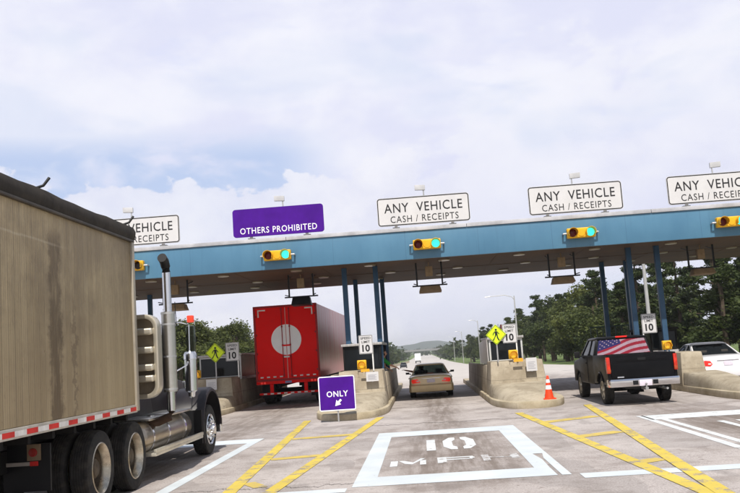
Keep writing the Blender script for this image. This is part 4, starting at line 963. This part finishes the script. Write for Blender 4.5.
MB().box(-2.55, 0, -13.2, 0, 1.30, 3.845).build('trailer_box', M_BOARD, tr, .02)
MB().box(-.06, .035, -.07, .04, 1.2, 3.87).build('corner_post', mat('corner_post_metal', (.40, .36, .29), .5, .3, var=.2, dirt=(.15, .11, .07), dirt_amt=.5), tr, .01)
M_TARP = mat('dark_rolled_tarp', (.032, .026, .020), .75, var=.4, scale=2.5, bump=.5, bscale=6)
mb = MB(); rg = []
for k in range(34):
    y = .06 - 13.2*k/33; sag = .010*math.sin(k*.9)+.007*math.sin(k*2.3+1)
    rg.append([(.03, y, 3.87), (.052, y, 3.92+sag*.3), (.06, y, 4.0+sag*.5), (.025, y, 4.07+sag), (-.09, y, 4.10+sag), (-.6, y, 4.16+sag), (-1.27, y, 4.2), (-2.0, y, 4.16), (-2.58, y, 4.02), (-2.58, y, 3.87)])
mb.loft(rg); mb.build('tarp', M_TARP, tr)
MB().box(-.005, .045, -13.2, .02, 3.83, 3.868).build('top_rail', mat('dark_rail', (.07, .058, .045), .6, .2, var=.3), tr, .01)
for y, zt in ((-3.3, 0), (-.18, 0)):
    MB().tube([(-.10, y, 4.09), (.03, y+.02, 4.13), (.09, y+.06, 4.23)], .018, 8).build('tarp_hook', M_BLACK, tr)
MB().box(-2.55, .012, -13.2, 0, 1.18, 1.298).build('bottom_rail', mat('rail_aluminium', (.5, .46, .40), .5, .3, var=.2), tr, .008)
def tape_strip(n, f, red0=True):
    mb = MB(); vs = []
    for k in range(n+1): a, b = f(k/n); vs += [a, b]
    for k in range(n): mb.f.append((2*k, 2*k+2, 2*k+3, 2*k+1)); mb.m.append((k % 2) if red0 else 1-(k % 2))
    mb.v = vs; return mb
tape_strip(45, lambda v: ((.0145, -13.1+13.05*v, 1.205), (.0145, -13.1+13.05*v, 1.265))).build('reflective_tape', [M_TAPE_R, M_TAPE_W], tr, smooth=0)
mb = MB(); mb.box(-1.75, -1.55, -13, -.4, .95, 1.178); mb.box(-1.0, -.8, -13, -.4, .95, 1.178)
for k in range(20): mb.box(-2.5, -.05, -12.9+k*.66, -12.83+k*.66, 1.08, 1.178)
mb.build('chassis', M_DARK, tr)
for x in (-.45, -2.1): MB().box(x-.07, x+.07, -4.9, -4.76, .25, 1.177).box(x-.16, x+.16, -5.0, -4.66, .2, .248).build('landing_leg', M_DARK, tr)
for y in (-11.4, -10.0):
    for x, s in ((-.24, 1), (-2.31, -1)): wheel(tr, x, y, .52, .46, s, 'dual')

t = tc = thing('semi_tractor', 'dark conventional semi tractor with chrome stack and aluminium fuel tank', 'truck', (-4.47, 13.45, 0))
M_CAB = mat('black_plum_cab_paint', (.014, .011, .013), .42, var=.2, dirt=(.03, .024, .018), dirt_amt=.25, spec=.3)
M_HUB = mat('dirty_wheel_aluminium', (.52, .46, .36), .28, .95, var=.3, scale=5, dirt=(.10, .08, .06), dirt_amt=.5)
M_TANK = mat('tank_aluminium', (.46, .40, .32), .3, .95, var=.25, scale=3, dirt=(.14, .10, .065), dirt_amt=.65, stretch=(1, .5, 2))
mb = MB(); mb.box(-1.75, -1.6, -2.9, 5.6, .66, .93); mb.box(-.95, -.80, -2.9, 5.2, .66, .93); mb.box(-1.59, -.96, -2.9, -2.75, .62, .95)
for y in (-1.40, .05): mb.tube([(-2.2, y, .52), (-.4, y, .52)], .09, 10); mb.lathe([(.05, -.22), (.2, -.1), (.2, .1), (.05, .22)], (-1.27, y, .52), 'x', 16)
mb.box(-1.75, -.8, -1.2, -.2, .93, 1.15); mb.build('chassis', M_DARK, tc)
for y in (-1.40, .05):
    for x, s in ((-.185, 1), (-2.365, -1)):
        wheel(tc, x, y, .52, .27, s, 'dual', M_HUB)
        wheel(tc, x-s*.33, y, .52, .27, s, 'dual', M_HUB)
for s_, x in ((1, -.15), (-1, -2.4)): wheel(tc, x, 4.66, .505, .29, s_, 'truck', M_CHROME)
MB().tube([(-2.2, 4.66, .5), (-.3, 4.66, .5)], .07, 10).box(-.75, -.35, 4.0, 4.5, .3, .62).build('front_axle', M_DARK, tc)
def fend(x0, x1):
    mb = MB(); rg = []
    for k in range(19):
        a = R(205 - 210*k/18); ro, y, z = .76, 0, 0
        cy, cz = 4.74, .60
        yy, zz = cy+.80*math.cos(a), cz+.77*math.sin(a); yi, zi = cy+.76*math.cos(a), cz+.73*math.sin(a)
        rg.append([(x0, yy, zz), (x1-.05, yy, zz), (x1, (yy*.6+yi*.4)-.0, zz-.04 if math.sin(a) > 0 else zz), (x1, yi, zi-.05 if math.sin(a) > .3 else zi), (x1-.03, yi, zi), (x0, yi, zi)])
    mb.loft(rg); return mb.build('front_fender', M_CAB, tc)
fend(-.62, .03); fend(-2.58, -1.93)
MB().box(-.6, .02, 3.84, 3.87, .30, .95).build('mud_flap', M_BLACK, tc)
# hood, cab, sleeper back wall
mb = MB(); mb.hexa([(-1.95, 2.72, .85), (-.62, 2.72, .85), (-.72, 5.65, .62), (-1.85, 5.65, .62), (-1.88, 2.72, 1.78), (-.68, 2.72, 1.78), (-.80, 5.6, 1.52), (-1.76, 5.6, 1.52)]); mb.build('hood', M_CAB, tc, .08, seg=3)
MB().box(-1.8, -.78, 5.66, 5.72, .65, 1.5).build('grille', M_CHROME, tc, .02)
MB().box(-2.5, -.05, 5.75, 5.92, .35, .65).build('front_bumper', M_CHROME, tc, .03)
mb = MB(); mb.hexa([(-2.0, .95, .95), (-.58, .95, .95), (-.58, 2.70, .95), (-2.0, 2.70, .95), (-1.95, .95, 2.62), (-.63, .95, 2.62), (-.66, 2.42, 2.62), (-1.92, 2.42, 2.62)]); cb = mb.build('cab', M_CAB, tc, .07, seg=3)
MB().hexa([(-.588, 1.75, 1.80), (-.570, 1.75, 1.80), (-.570, 2.55, 1.80), (-.588, 2.55, 1.80), (-.62, 1.75, 2.45), (-.605, 1.75, 2.45), (-.605, 2.40, 2.45), (-.62, 2.40, 2.45)]).build('side_window', M_GLASSD, cb, .005)
MB().box(-.60, -.565, 1.78, 1.95, 1.60, 1.65).build('door_handle', M_CHROME, cb)
MB().box(-1.7, -.85, .935, .948, 1.7, 2.4).build('rear_window', M_GLASSD, cb)
# headache rack behind the cab
M_RACK = mat('rack_aluminium', (.60, .55, .45), .34, .7, var=.12, dirt=(.33, .27, .18), dirt_amt=.4)
mb = MB(); frame_ring(mb, -2.70, .19, 1.35, 2.72, .22, .075, .58, .82, 0, 8); rk = mb.build('cab_rack', M_RACK, tc, .02)
MB().box(-2.64, .13, .74, .80, 1.41, 2.66).build('rack_panel', mat('rack_back', (.30, .25, .19), .5, .4, var=.2), rk)
for z in (1.62, 1.80, 2.08, 2.38):
    MB().box(-2.63, .12, .50, .735, z, z+.11).build('rack_tray', M_RACK, rk, .035, seg=3)
# exhaust stacks
for x in (.15, -2.68):
    mb = MB(); mb.tube([(x, 1.35, 1.1), (x, 1.35, 3.46)], .072, 18); sk = mb.build('exhaust_stack', M_CHROME, tc)
    MB().tube([(x, 1.348, 3.47), (x, 1.33, 3.56), (x, 1.25, 3.655), (x, 1.13, 3.70)], [.075, .079, .081, .081], 18).build('stack_tip', M_BLACK, sk)
    MB().tube([(x, 1.35, 1.42), (x, 1.35, 2.78)], .118, 22).build('heat_shield', M_ALU, sk)
    for z in (1.45, 2.0, 2.55, 2.74): MB().tube([(x, 1.35, z), (x, 1.35, z+.03)], .123, 22).build('clamp', M_STEEL, sk)
    MB().tube([(x, 1.35, 1.10), (x-.03*(1 if x > -1 else -1), 1.33, 1.0), (x-.22*(1 if x > -1 else -1), 1.3, .93), (x-.5*(1 if x > -1 else -1), 1.3, .92)], .074, 12).build('exhaust_elbow', mat('rusty_pipe', (.07, .04, .026), .8, .3, var=.3), sk)
# tank, steps, battery box
for x0 in (-.38, -2.17):
    pr = [(.30*math.cos(2*math.pi*k/26), .70+.285*math.sin(2*math.pi*k/26)) for k in range(26)]
    rg = []
    for y, s in ((.68, .86), (.71, .96), (.75, 1), (3.45, 1), (3.49, .96), (3.52, .86)): rg.append([(x0+a*s, y, .70+(b-.70)*s) for a, b in pr])
    tk = MB().loft(rg).build('fuel_tank', M_TANK, tc)
    for y in (1.05, 1.95, 3.0): MB().tube([(x0, y, .70), (x0, y+.07, .70)], .308, 26).build('tank_strap', M_CHROME, tk)
    MB().box(x0-.25, x0+.33, .75, 1.75, .985, 1.02).box(x0-.25, x0+.33, 2.0, 3.4, .985, 1.02).build('deck_plate', M_ALU, tk, .006)
    MB().box(x0+.1, x0+.44, .70, 3.75, .42, .47).box(x0+.40, x0+.45, .70, 3.75, .471, .53).build('running_step', mat('step_aluminium', (.62, .58, .48), .35, .7, var=.15), tk, .006)
    MB().lathe([(.06, 0), (.06, .05), (0, .055)], (x0+.12, 1.5, .985), 'z', 14).build('filler_cap', M_CHROME, tk)
# air cleaner, mirror, marker light
for x in (.03, -2.56):
    MB().lathe([(.02, 1.22), (.06, 1.25), (.07, 1.33), (.115, 1.36), (.115, 1.95), (.125, 1.955), (.125, 2.05), (.10, 2.10), (.0, 2.11)], (x, 3.15, 0), 'z', 22).build('air_cleaner', M_CHROME, tc)
    s = 1 if x > -1 else -1
    mb = MB(); mb.tube([(x-.10*s, 2.50, 1.75), (x-.02*s, 2.95, 1.85), (x-.02*s, 3.20, 2.02), (x-.02*s, 3.20, 2.62), (x-.1*s, 2.9, 2.66), (x-.5*s, 2.3, 2.6)], .014, 8); ar = mb.build('mirror_arm', M_CHROME, tc)
    MB().box(x-.09, x+.08, 3.22, 3.30, 2.08, 2.60).build('wing_mirror', mat('mirror_glass', (.10, .12, .09), .05, .9), ar, .02)
    MB().box(x-.055, x+.06, 3.2, 3.33, 2.665, 2.80).build('marker_light', mat('red_marker', (.75, .05, .03), .3, emit=(1, .08, .03), estr=.35), ar, .02)
    MB().tube([(x-.15*s, 2.8, 2.6), (x-.16*s, 2.8, 3.05)], .008, 6).build('aerial', M_BLACK, tc)
# rear of the tractor: light panel and flaps
for x in (-.55, -2.0):
    s = 1 if x > -1 else -1
    pn = MB().box(x-.30, x+.30, -2.62, -2.58, .42, 1.0).build('mud_flap', M_BLACK, tc, .004)
    MB().box(x+.02, x+.19, -2.66, -2.625, .80, 1.0).build('rear_lamp_plate', mat('dull_plate', (.22, .16, .10), .5, .3), pn, .006)
    MB().lathe([(.055, 0), (.05, -.02), (0, -.03)], (x-.05+.15, -2.661, .90), 'y', 16).build('tail_light', mat('dull_red_lens', (.25, .02, .015), .3), pn)
    MB().box(x-.28, x+.05, -2.65, -2.625, .74, .785).box(x+.052, x+.15, -2.649, -2.625, .735, .79, 1).build('reflective_tape', [mat('dull_white_tape', (.3, .27, .24), .6), M_TAPE_R], pn)

# ------------------------------------------------------------------ the toll clerk and the driver
def fingers(V, E, RD, wi, wp, dirn, up, s=1.0):
    """five fingers on a palm: wi wrist index, wp its place"""
    dv = Vector(dirn).normalized(); upv = Vector(up).normalized(); sd = dv.cross(upv).normalized(); wp = Vector(wp)
    pal = len(V); V.append(tuple(wp+dv*.07*s)); E.append((wi, pal)); RD.append((.038*s, .018*s))
    for k, ln in enumerate((.068, .078, .072, .056)):
        b = wp+dv*.10*s+sd*(k-1.5)*.021*s; i0 = len(V)
        V.append(tuple(b)); V.append(tuple(b+dv*ln*.55*s-upv*.012*s)); V.append(tuple(b+dv*ln*.9*s-upv*.035*s)); RD += [.0095*s, .0085*s, .0075*s]
        E += [(pal, i0), (i0, i0+1), (i0+1, i0+2)]
    i0 = len(V); b = wp+dv*.045*s-sd*.04*s
    V.append(tuple(b)); V.append(tuple(b+dv*.045*s-sd*.025*s)); RD += [.012*s, .009*s]; E += [(pal, i0), (i0, i0+1)]
def person(label, loc, pose, shirt, vest_mat, trouser, hair, seated=False, rz=0):
    t = thing('person', label, 'person', loc, rz)
    V, E, RD = [], [], []
    def a(p, r, frm=None):
        V.append(p); RD.append(r)
        if frm is not None: E.append((frm, len(V)-1))
        return len(V)-1
    j = pose
    pel = a(j['pelvis'], (.15, .11)); wa = a(j['waist'], (.135, .10), pel); ch = a(j['chest'], (.165, .115), wa); nb = a(j['neckbase'], .07, ch); nk = a(j['neck'], .052, nb)
    hd = Vector(j['head']); ja = a(tuple(hd+Vector((0, 0, -.06))), (.068, .08), nk); a(tuple(hd+Vector((0, 0, .03))), (.078, .095), ja); tp = a(tuple(hd+Vector((0, 0, .09))), (.06, .07), len(V)-1)
    f = Vector(j['face']).normalized(); ns = a(tuple(hd+f*.098+Vector((0, 0, -.005))), .014, ja)
    for side in ('r', 'l'):
        sh = a(j[side+'sh'], .062, ch); e = a(j[side+'el'], .044, sh); wr = a(j[side+'wr'], .029, e)
        fingers(V, E, RD, wr, j[side+'wr'], Vector(j[side+'wr'])-Vector(j[side+'el']), j.get(side+'up', (0, 0, 1)))
    for side in ('r', 'l'):
        hp = a(j[side+'hip'], .088, pel); kn = a(j[side+'kn'], .062, hp); an = a(j[side+'an'], .042, kn)
        a(tuple(Vector(j[side+'an'])+Vector(j['foot'])*.16+Vector((0, 0, -.05))), (.04, .03), an)
    b = skinned('body', V, E, RD, M_SKIN, t)
    up = Vector((0, 0, 1)); sdv = f.cross(up).normalized()
    for s in (-1, 1):
        q = hd+f*.088+sdv*s*.032+up*.025; MB().lathe([(.0, -.010), (.012, -.002), (.0, .008)], q, 'x', 8).build('eye', M_INK, b)
    q = hd+f*.088-up*.055; MB().box(q.x-.02, q.x+.02, q.y-.02, q.y+.02, q.z-.005, q.z+.005).build('mouth', mat('lips', (.30, .10, .08), .5), b)
    for s in (-1, 1): q = hd+sdv*s*.084; MB().lathe([(.012, -.02), (.028, 0), (.012, .02)], q, 'z', 10).build('ear', M_SKIN, b)
    skinned('hair', [tuple(hd-f*.02+up*.03), tuple(hd-f*.03+up*.075), tuple(hd-f*.055-up*.02)], [(0, 1), (0, 2)], [(.085, .098), (.078, .086), (.07, .06)], hair, b, 1)
    T = [j['pelvis'], j['waist'], j['chest'], j['neckbase'], j['rsh'], j['rel'], j['lsh'], j['lel']]
    mids = [tuple(Vector(j['rsh']).lerp(Vector(j['rel']), .55)), tuple(Vector(j['lsh']).lerp(Vector(j['lel']), .55))]
    skinned('shirt', [T[0], T[1], T[2], T[3], T[4], j['rsl'] if 'rsl' in j else mids[0], T[6], j['lsl'] if 'lsl' in j else mids[1]], [(0, 1), (1, 2), (2, 3), (2, 4), (4, 5), (2, 6), (6, 7)], [(.165, .125), (.15, .115), (.18, .13), .078, .08, .068, .08, .068], vest_mat, b, 2)
    skinned('trousers', [j['pelvis'], j['rhip'], j['rkn'], j['ran'], j['lhip'], j['lkn'], j['lan']], [(0, 1), (1, 2), (2, 3), (0, 4), (4, 5), (5, 6)], [(.16, .12), .105, .078, .06, .105, .078, .06], trouser, b, 2)
    return t
M_VEST = mat('green_shirt', (.03, .30, .05), .75, var=.15); M_TROU = mat('dark_trousers', (.03, .03, .04), .9); M_HAIR = mat('dark_hair', (.018, .012, .009), .7)
clerk = dict(pelvis=(0, 0, .94), waist=(.05, 0, 1.08), chest=(.12, 0, 1.30), neckbase=(.15, 0, 1.44), neck=(.17, 0, 1.49), head=(.20, 0, 1.60), face=(1, .1, 0),
             rsh=(.14, -.19, 1.37), rel=(.36, -.16, 1.17), rwr=(.58, -.02, 1.06), lsh=(.14, .19, 1.37), lel=(.16, .27, 1.10), lwr=(.32, .22, 1.0),
             rhip=(0, -.10, .88), rkn=(.03, -.11, .47), ran=(0, -.11, .08), lhip=(0, .10, .88), lkn=(.03, .11, .47), lan=(0, .11, .08), foot=(1, 0, 0), rsl=(.40, -.13, 1.15))
person('toll clerk in a green shirt leaning out of the booth towards the gold car', (-1.60, 35.05-2.55, .195), clerk, M_VEST, M_VEST, M_TROU, M_HAIR)
driver = dict(pelvis=(0, 0, .42), waist=(0, -.05, .55), chest=(0, -.08, .78), neckbase=(0, -.06, .92), neck=(0, -.05, .96), head=(0, -.03, 1.05), face=(-.3, 1, 0),
              rsh=(.18, -.06, .87), rel=(.24, .14, .70), rwr=(.12, .36, .74), lsh=(-.18, -.06, .87), lel=(-.40, -.02, .92), lwr=(-.62, -.12, .98), lup=(0, 0, 1),
              rhip=(.09, .03, .40), rkn=(.11, .42, .50), ran=(.11, .72, .22), lhip=(-.09, .03, .40), lkn=(-.11, .42, .50), lan=(-.11, .72, .22), foot=(0, 1, 0))
person('driver of the gold car in a pale shirt, one arm out of the window', (-.10, 35.62, .06), driver, M_VEST, mat('pale_shirt', (.5, .5, .55), .8), M_TROU, M_HAIR)

# ------------------------------------------------------------------ light poles, barrier, railing, bridge
def pole(x, y, h, arm, label):
    t = thing('light_pole', label, 'light pole', (x, y, gz(y)-.06), 0, 'light poles along the road')
    MB().tube([(0, 0, 0), (0, 0, h*.5), (0, 0, h)], [.12, .095, .07], 12).build('pole', M_POLE, t)
    a = MB().tube([(0, 0, h-.5), (-.3, 0, h-.1), (-1.2, 0, h+.18), (-arm, 0, h+.12)], .045, 8).build('lamp_arm', M_POLE, t)
    MB().hexa([(-arm-.75, -.14, h+.02), (-arm+.05, -.1, h+.06), (-arm+.05, .1, h+.06), (-arm-.75, .14, h+.02), (-arm-.7, -.1, h+.13), (-arm+.05, -.07, h+.19), (-arm+.05, .07, h+.19), (-arm-.7, .1, h+.13)]).build('lamp_head', M_STEEL, a, .02)
pole(12.1, 47, 8.2, 2.6, 'white light pole standing between the two right hand columns')
pole(12.2, 112, 8.6, 3.0, 'light pole with a curved arm above the cone island signs')
pole(12.2, 187, 9.2, 1.2, 'light pole left of the silver booth panel')
pole(12.2, 265, 9.4, 1.2, 'second farthest light pole on the right road edge')
pole(12.2, 335, 9.4, 1.2, 'farthest light pole, nearest the gold car roof')
mb = MB(); vs = []
for y0 in range(150, 420, 6):
    x0 = -9.0 + max(0, (y0-300))*.02; x1 = -9.0 + max(0, (y0+6-300))*.02
    za, zb_ = gz(y0), gz(y0+6)
    mb.hexa([(x0-.3, y0, za-.1), (x0+.3, y0, za-.1), (x1+.3, y0+5.95, zb_-.1), (x1-.3, y0+5.95, zb_-.1), (x0-.1, y0, za+.85), (x0+.1, y0, za+.85), (x1+.1, y0+5.95, zb_+.85), (x1-.1, y0+5.95, zb_+.85)])
o = mb.build('road_barrier', mat('tan_barrier', (.42, .35, .25), .9, var=.15)); tag(o, 'long low tan concrete barrier along the far left road edge', 'barrier')
t = thing('road_bridge', 'low dark bridge crossing the road in the far distance', 'bridge', (0, 640, gz(640)))
MB().box(-70, 70, 0, 9, 5.2, 6.6).build('bridge_deck', mat('bridge_concrete', (.22, .22, .22), .9), t)
for x in (-30, -11, 13, 32): MB().box(x-.6, x+.6, 3, 6, -.5, 5.195).build('bridge_pier', MATS['bridge_concrete'], t)
t = thing('safety_railing', 'dark green safety railing behind the black pickup cab', 'railing', (8.1, 37.2, .19))
mb = MB()
for k in range(8): mb.box(-1.0+k*.26, -.97+k*.26, -.015, .015, 0.75, 2.05)
MB().box(-1.02, .88, -.02, .02, 2.052, 2.10).box(-1.02, .88, -.02, .02, .70, .748).box(-1.03, -.97, -.03, .03, 0, .699).box(.82, .88, -.03, .03, 0, .699).build('rail', mat('dark_green_rail', (.03, .06, .05), .5), t)
mb.build('baluster', MATS['dark_green_rail'], t)

# ------------------------------------------------------------------ trees
def leafmat(name, c0, c1):
    m, g, p = newmat(name)
    oc = g.node('ShaderNodeTexCoord').outputs['Object']; oi = g.node('ShaderNodeObjectInfo').outputs['Random']
    k = g.step(g.math('ADD', g.noise(oc, .9, 5, .65), g.math('MULTIPLY', g.math('SUBTRACT', oi, .5), .25)), .34, .66)
    g.l.new(g.mix(k, c0, c1), p.inputs['Base Color']); p.inputs['Roughness'].default_value = .62; p.inputs['Specular IOR Level'].default_value = .25
    tl = g.node('ShaderNodeBsdfTranslucent'); g.l.new(g.mix(k, tuple(x*1.5 for x in c0), tuple(x*1.6 for x in c1)), tl.inputs[0])
    mx = g.node('ShaderNodeMixShader'); mx.inputs[0].default_value = .22; out = [n for n in g.n if n.type == 'OUTPUT_MATERIAL'][0]
    g.l.new(p.outputs[0], mx.inputs[1]); g.l.new(tl.outputs[0], mx.inputs[2]); g.l.new(mx.outputs[0], out.inputs[0])
    return m
M_LEAF = leafmat('broad_leaves', (.029, .045, .013), (.088, .105, .027))
M_LEAF2 = leafmat('yellow_green_leaves', (.038, .055, .014), (.108, .124, .030))
M_NEEDLE = leafmat('pine_needles', (.027, .044, .013), (.074, .094, .028))
M_BARK = mat('bark', (.085, .062, .045), .95, var=.35, scale=4)
def leaves(name, blobs, n, size, material, seed, flatten=1.0):
    rg = np.random.default_rng(seed); P, S = [], []
    tot = sum(b[3]**2 for b in blobs)
    for bx_, by_, bz_, br, sq in blobs:
        c = int(n*br*br/tot); dv = rg.normal(size=(c, 3)); dv /= np.linalg.norm(dv, axis=1)[:, None]
        rad = br*(rg.random(c)**.45)*(1+.18*rg.normal(size=c)); q = dv*rad[:, None]; q[:, 2] *= sq
        P.append(q+np.array([bx_, by_, bz_]))
    P = np.concatenate(P); c = len(P)
    a = rg.normal(size=(c, 3)); a[:, 2] *= .7; a /= np.linalg.norm(a, axis=1)[:, None]; b = rg.normal(size=(c, 3)); b -= (a*b).sum(1)[:, None]*a; b /= np.linalg.norm(b, axis=1)[:, None]
    s = size*(.6+.8*rg.random(c))[:, None]; a *= s; b *= s*.62
    V = np.stack([P-a, P+b*.9+a*.1, P+a, P-b*.9+a*.1], 1).reshape(-1, 3)
    me = bpy.data.meshes.new(name); me.from_pydata(V.tolist(), [], [(4*i, 4*i+1, 4*i+2, 4*i+3) for i in range(c)]); me.materials.append(material); me.update()
    return me
def broad_proto(seed, h, material, n=13000):
    r = random.Random(seed); blobs = []
    for k in range(15):
        v = r.random()**.85; z = h*(.20+.72*v); env = math.sin(math.pi*min(1, .16+.80*v))**.75
        a = r.random()*6.28; rad = h*.27*env*r.random()**.5
        blobs.append((rad*math.cos(a), rad*math.sin(a), z, h*r.uniform(.10, .175)*(.6+.5*env), r.uniform(.65, .95)))
    cr = leaves('crown', blobs, n, h*.0165, material, seed)
    mb = MB(); mb.tube([(0, 0, -.1), (h*.01, 0, h*.3), (0, h*.01, h*.75)], [h*.03, h*.022, h*.008], 8)
    for b in blobs[:9]: mb.tube([(0, 0, min(b[2]*.7, h*.55)), (b[0]*.5, b[1]*.5, b[2]*.88), (b[0], b[1], b[2])], [h*.011, h*.008, h*.003], 6)
    o = mb.build('trunk', M_BARK); tk = o.data; bpy.data.objects.remove(o)
    return cr, tk
def pine_proto(seed, h, n=12000):
    r = random.Random(seed); blobs = []; limbs = []
    z = h*.22
    while z < h*.98:
        v = (z/h-.22)/.76; reach = h*.23*(1-v)**.7+h*.03
        for k in range(r.choice((2, 3, 3))):
            a = r.random()*6.28; q = reach*r.uniform(.5, 1.1)
            for f_ in (.45, .75, 1.0):
                if r.random() < .85: blobs.append((q*f_*math.cos(a), q*f_*math.sin(a), z+h*.015*f_*r.uniform(-1, 2), h*r.uniform(.035, .06)*(1.15-.3*f_), r.uniform(.45, .7)))
            limbs.append(((0, 0, z-.02*h), (q*math.cos(a), q*math.sin(a), z+.01*h)))
        z += h*r.uniform(.045, .075)
    cr = leaves('crown', blobs, n, h*.0125, M_NEEDLE, seed)
    mb = MB(); mb.tube([(0, 0, -.1), (0, 0, h*.5), (0, 0, h*.99)], [h*.022, h*.015, h*.003], 8)
    for a, b in limbs: mb.tube([a, b], [h*.006, h*.002], 5)
    o = mb.build('trunk', M_BARK); tk = o.data; bpy.data.objects.remove(o)
    return cr, tk
H0 = 8.0
BR = [broad_proto(s, H0, M_LEAF if s % 2 else M_LEAF2) for s in (11, 12, 13, 14, 15)]
PN = [pine_proto(s, H0) for s in (21, 22, 23)]
def tree(x, y, h, kind, label, group, wide=1.0):
    cr, tk = (PN if kind == 'pine' else BR)[rnd.randrange(3 if kind == 'pine' else 5)]
    t = thing('pine_tree' if kind == 'pine' else 'broadleaf_tree', label, 'tree', (x, y, gz(y)-.08), rnd.random()*6.28, group)
    s = h/H0; t.scale = (s*wide*rnd.uniform(.9, 1.12), s*wide*rnd.uniform(.9, 1.12), s)
    link('crown', cr, t); link('trunk', tk, t)
    return t
# the wood on the right: an edge row, then deeper rows
G1, G2, G3 = 'trees of the wood right of the road', 'trees left of the road', 'pines behind the right hand columns'
LW = 'leafy tree in the dense green wood on the right beyond the plaza'
for row, (off, yr) in enumerate(((0, 6.0), (5.0, 7.5), (10.5, 9.0))):
    y = 56.0 - row*3
    while y < 300:
        x = 16.5 + off + max(0, (76-y))*.30 + rnd.uniform(-1.2, 1.2)
        tree(x, y, (rnd.uniform(4.6, 6.6) if y < 84 else rnd.uniform(6.2, 8.6)+row*.7)+(0.8 if y > 140 else 0), 'pine' if rnd.random() < .6 else 'broad', LW, G1, 1.1 if y > 84 else 1.3)
        y += yr*rnd.uniform(.8, 1.3)*(1 if y < 120 else 1.7)
for x, y, h, lab in ((17.2, 86, 8.8, 'tall ragged pine just left of the dark rear column'), (19.5, 79, 10.4, 'tallest pine, seen just below the canopy edge'), (21.0, 72, 9.6, 'dark pine right behind the pickup cab'),
                  (22.0, 66, 11.0, 'pine between the two right blue columns'), (25.0, 62, 11.5, 'tall pine over the white sedan'), (27.5, 58, 11.8, 'pine at the right picture edge'), (23.5, 64, 9.0, 'shorter pine beside the rightmost blue column'), (24.0, 88, 10.6, 'pine seen left of the leftmost rear column, deeper in the wood'), (29.5, 70, 11.4, 'pine deeper in the wood beyond the white sedan'), (17.0, 128, 9.6, 'lone pine above the pedestrian sign on the cone island')):
    tree(x, y, h, 'pine', lab, G3)
for k in range(9):
    x, y = 18+rnd.uniform(0, 9), 58+rnd.uniform(0, 20)
    t = tree(x + max(0, 66-y)*.25, y, rnd.uniform(1.6, 2.8), 'broad', 'low bush at the foot of the wood on the right', 'bushes at the foot of the wood', 1.5)
    t.name = 'bush'; t['category'] = 'bush'
for k in range(16):
    y = rnd.uniform(78, 110); x = -y*rnd.uniform(.205, .33)
    tree(x, y, rnd.uniform(5.6, 7.2), 'broad', 'leafy tree behind the left toll booth and the red trailer', G2, 1.15)
for k in range(34):
    y = rnd.uniform(150, 420); x = -12.5 - rnd.random()**1.5*26 - (3 if y < 200 else 0)
    tree(x, y, rnd.uniform(6.5, 9), 'broad', 'distant leafy tree on the left road side beyond the barrier', G2, 1.1)
# far wood closing the view below the ridge: nobody could count it
far = []
rg = np.random.default_rng(5)
for k in range(240):
    y = rg.uniform(340, 900); side = rg.random() < .5
    x = (-13 - rg.random()**1.5*70*y/500) if side else (14 + rg.random()**1.5*90*y/500); far.append((x, y, gz(y)+rg.uniform(2, 5), rg.uniform(3, 5), .9))
for k in range(190):
    y = rg.uniform(930, 1080); x = rg.uniform(-330, 330); far.append((x, y, gz(y)+rg.uniform(2, 5), rg.uniform(3.5, 5.5), .9))
me = leaves('far_wood', far, 52000, .95, M_LEAF, 77); o = link('far_wood', me); tag(o, 'far green wood closing the view on both road sides', 'wood', None, 'stuff')

# ------------------------------------------------------------------ the air: far things fade to blue
hz = bpy.data.materials.new('haze_air'); hz.use_nodes = True; hz.node_tree.nodes.clear(); g = NT(hz.node_tree)
pv = g.node('ShaderNodeVolumePrincipled'); pv.inputs['Color'].default_value = (.97, .985, 1.0, 1); pv.inputs['Density'].default_value = .00030; pv.inputs['Anisotropy'].default_value = .2
g.l.new(pv.outputs[0], g.node('ShaderNodeOutputMaterial').inputs['Volume'])
tag(MB().box(-1700, 1700, -120, 3400, -8, 40).build('haze', hz, smooth=0), kind='stuff')
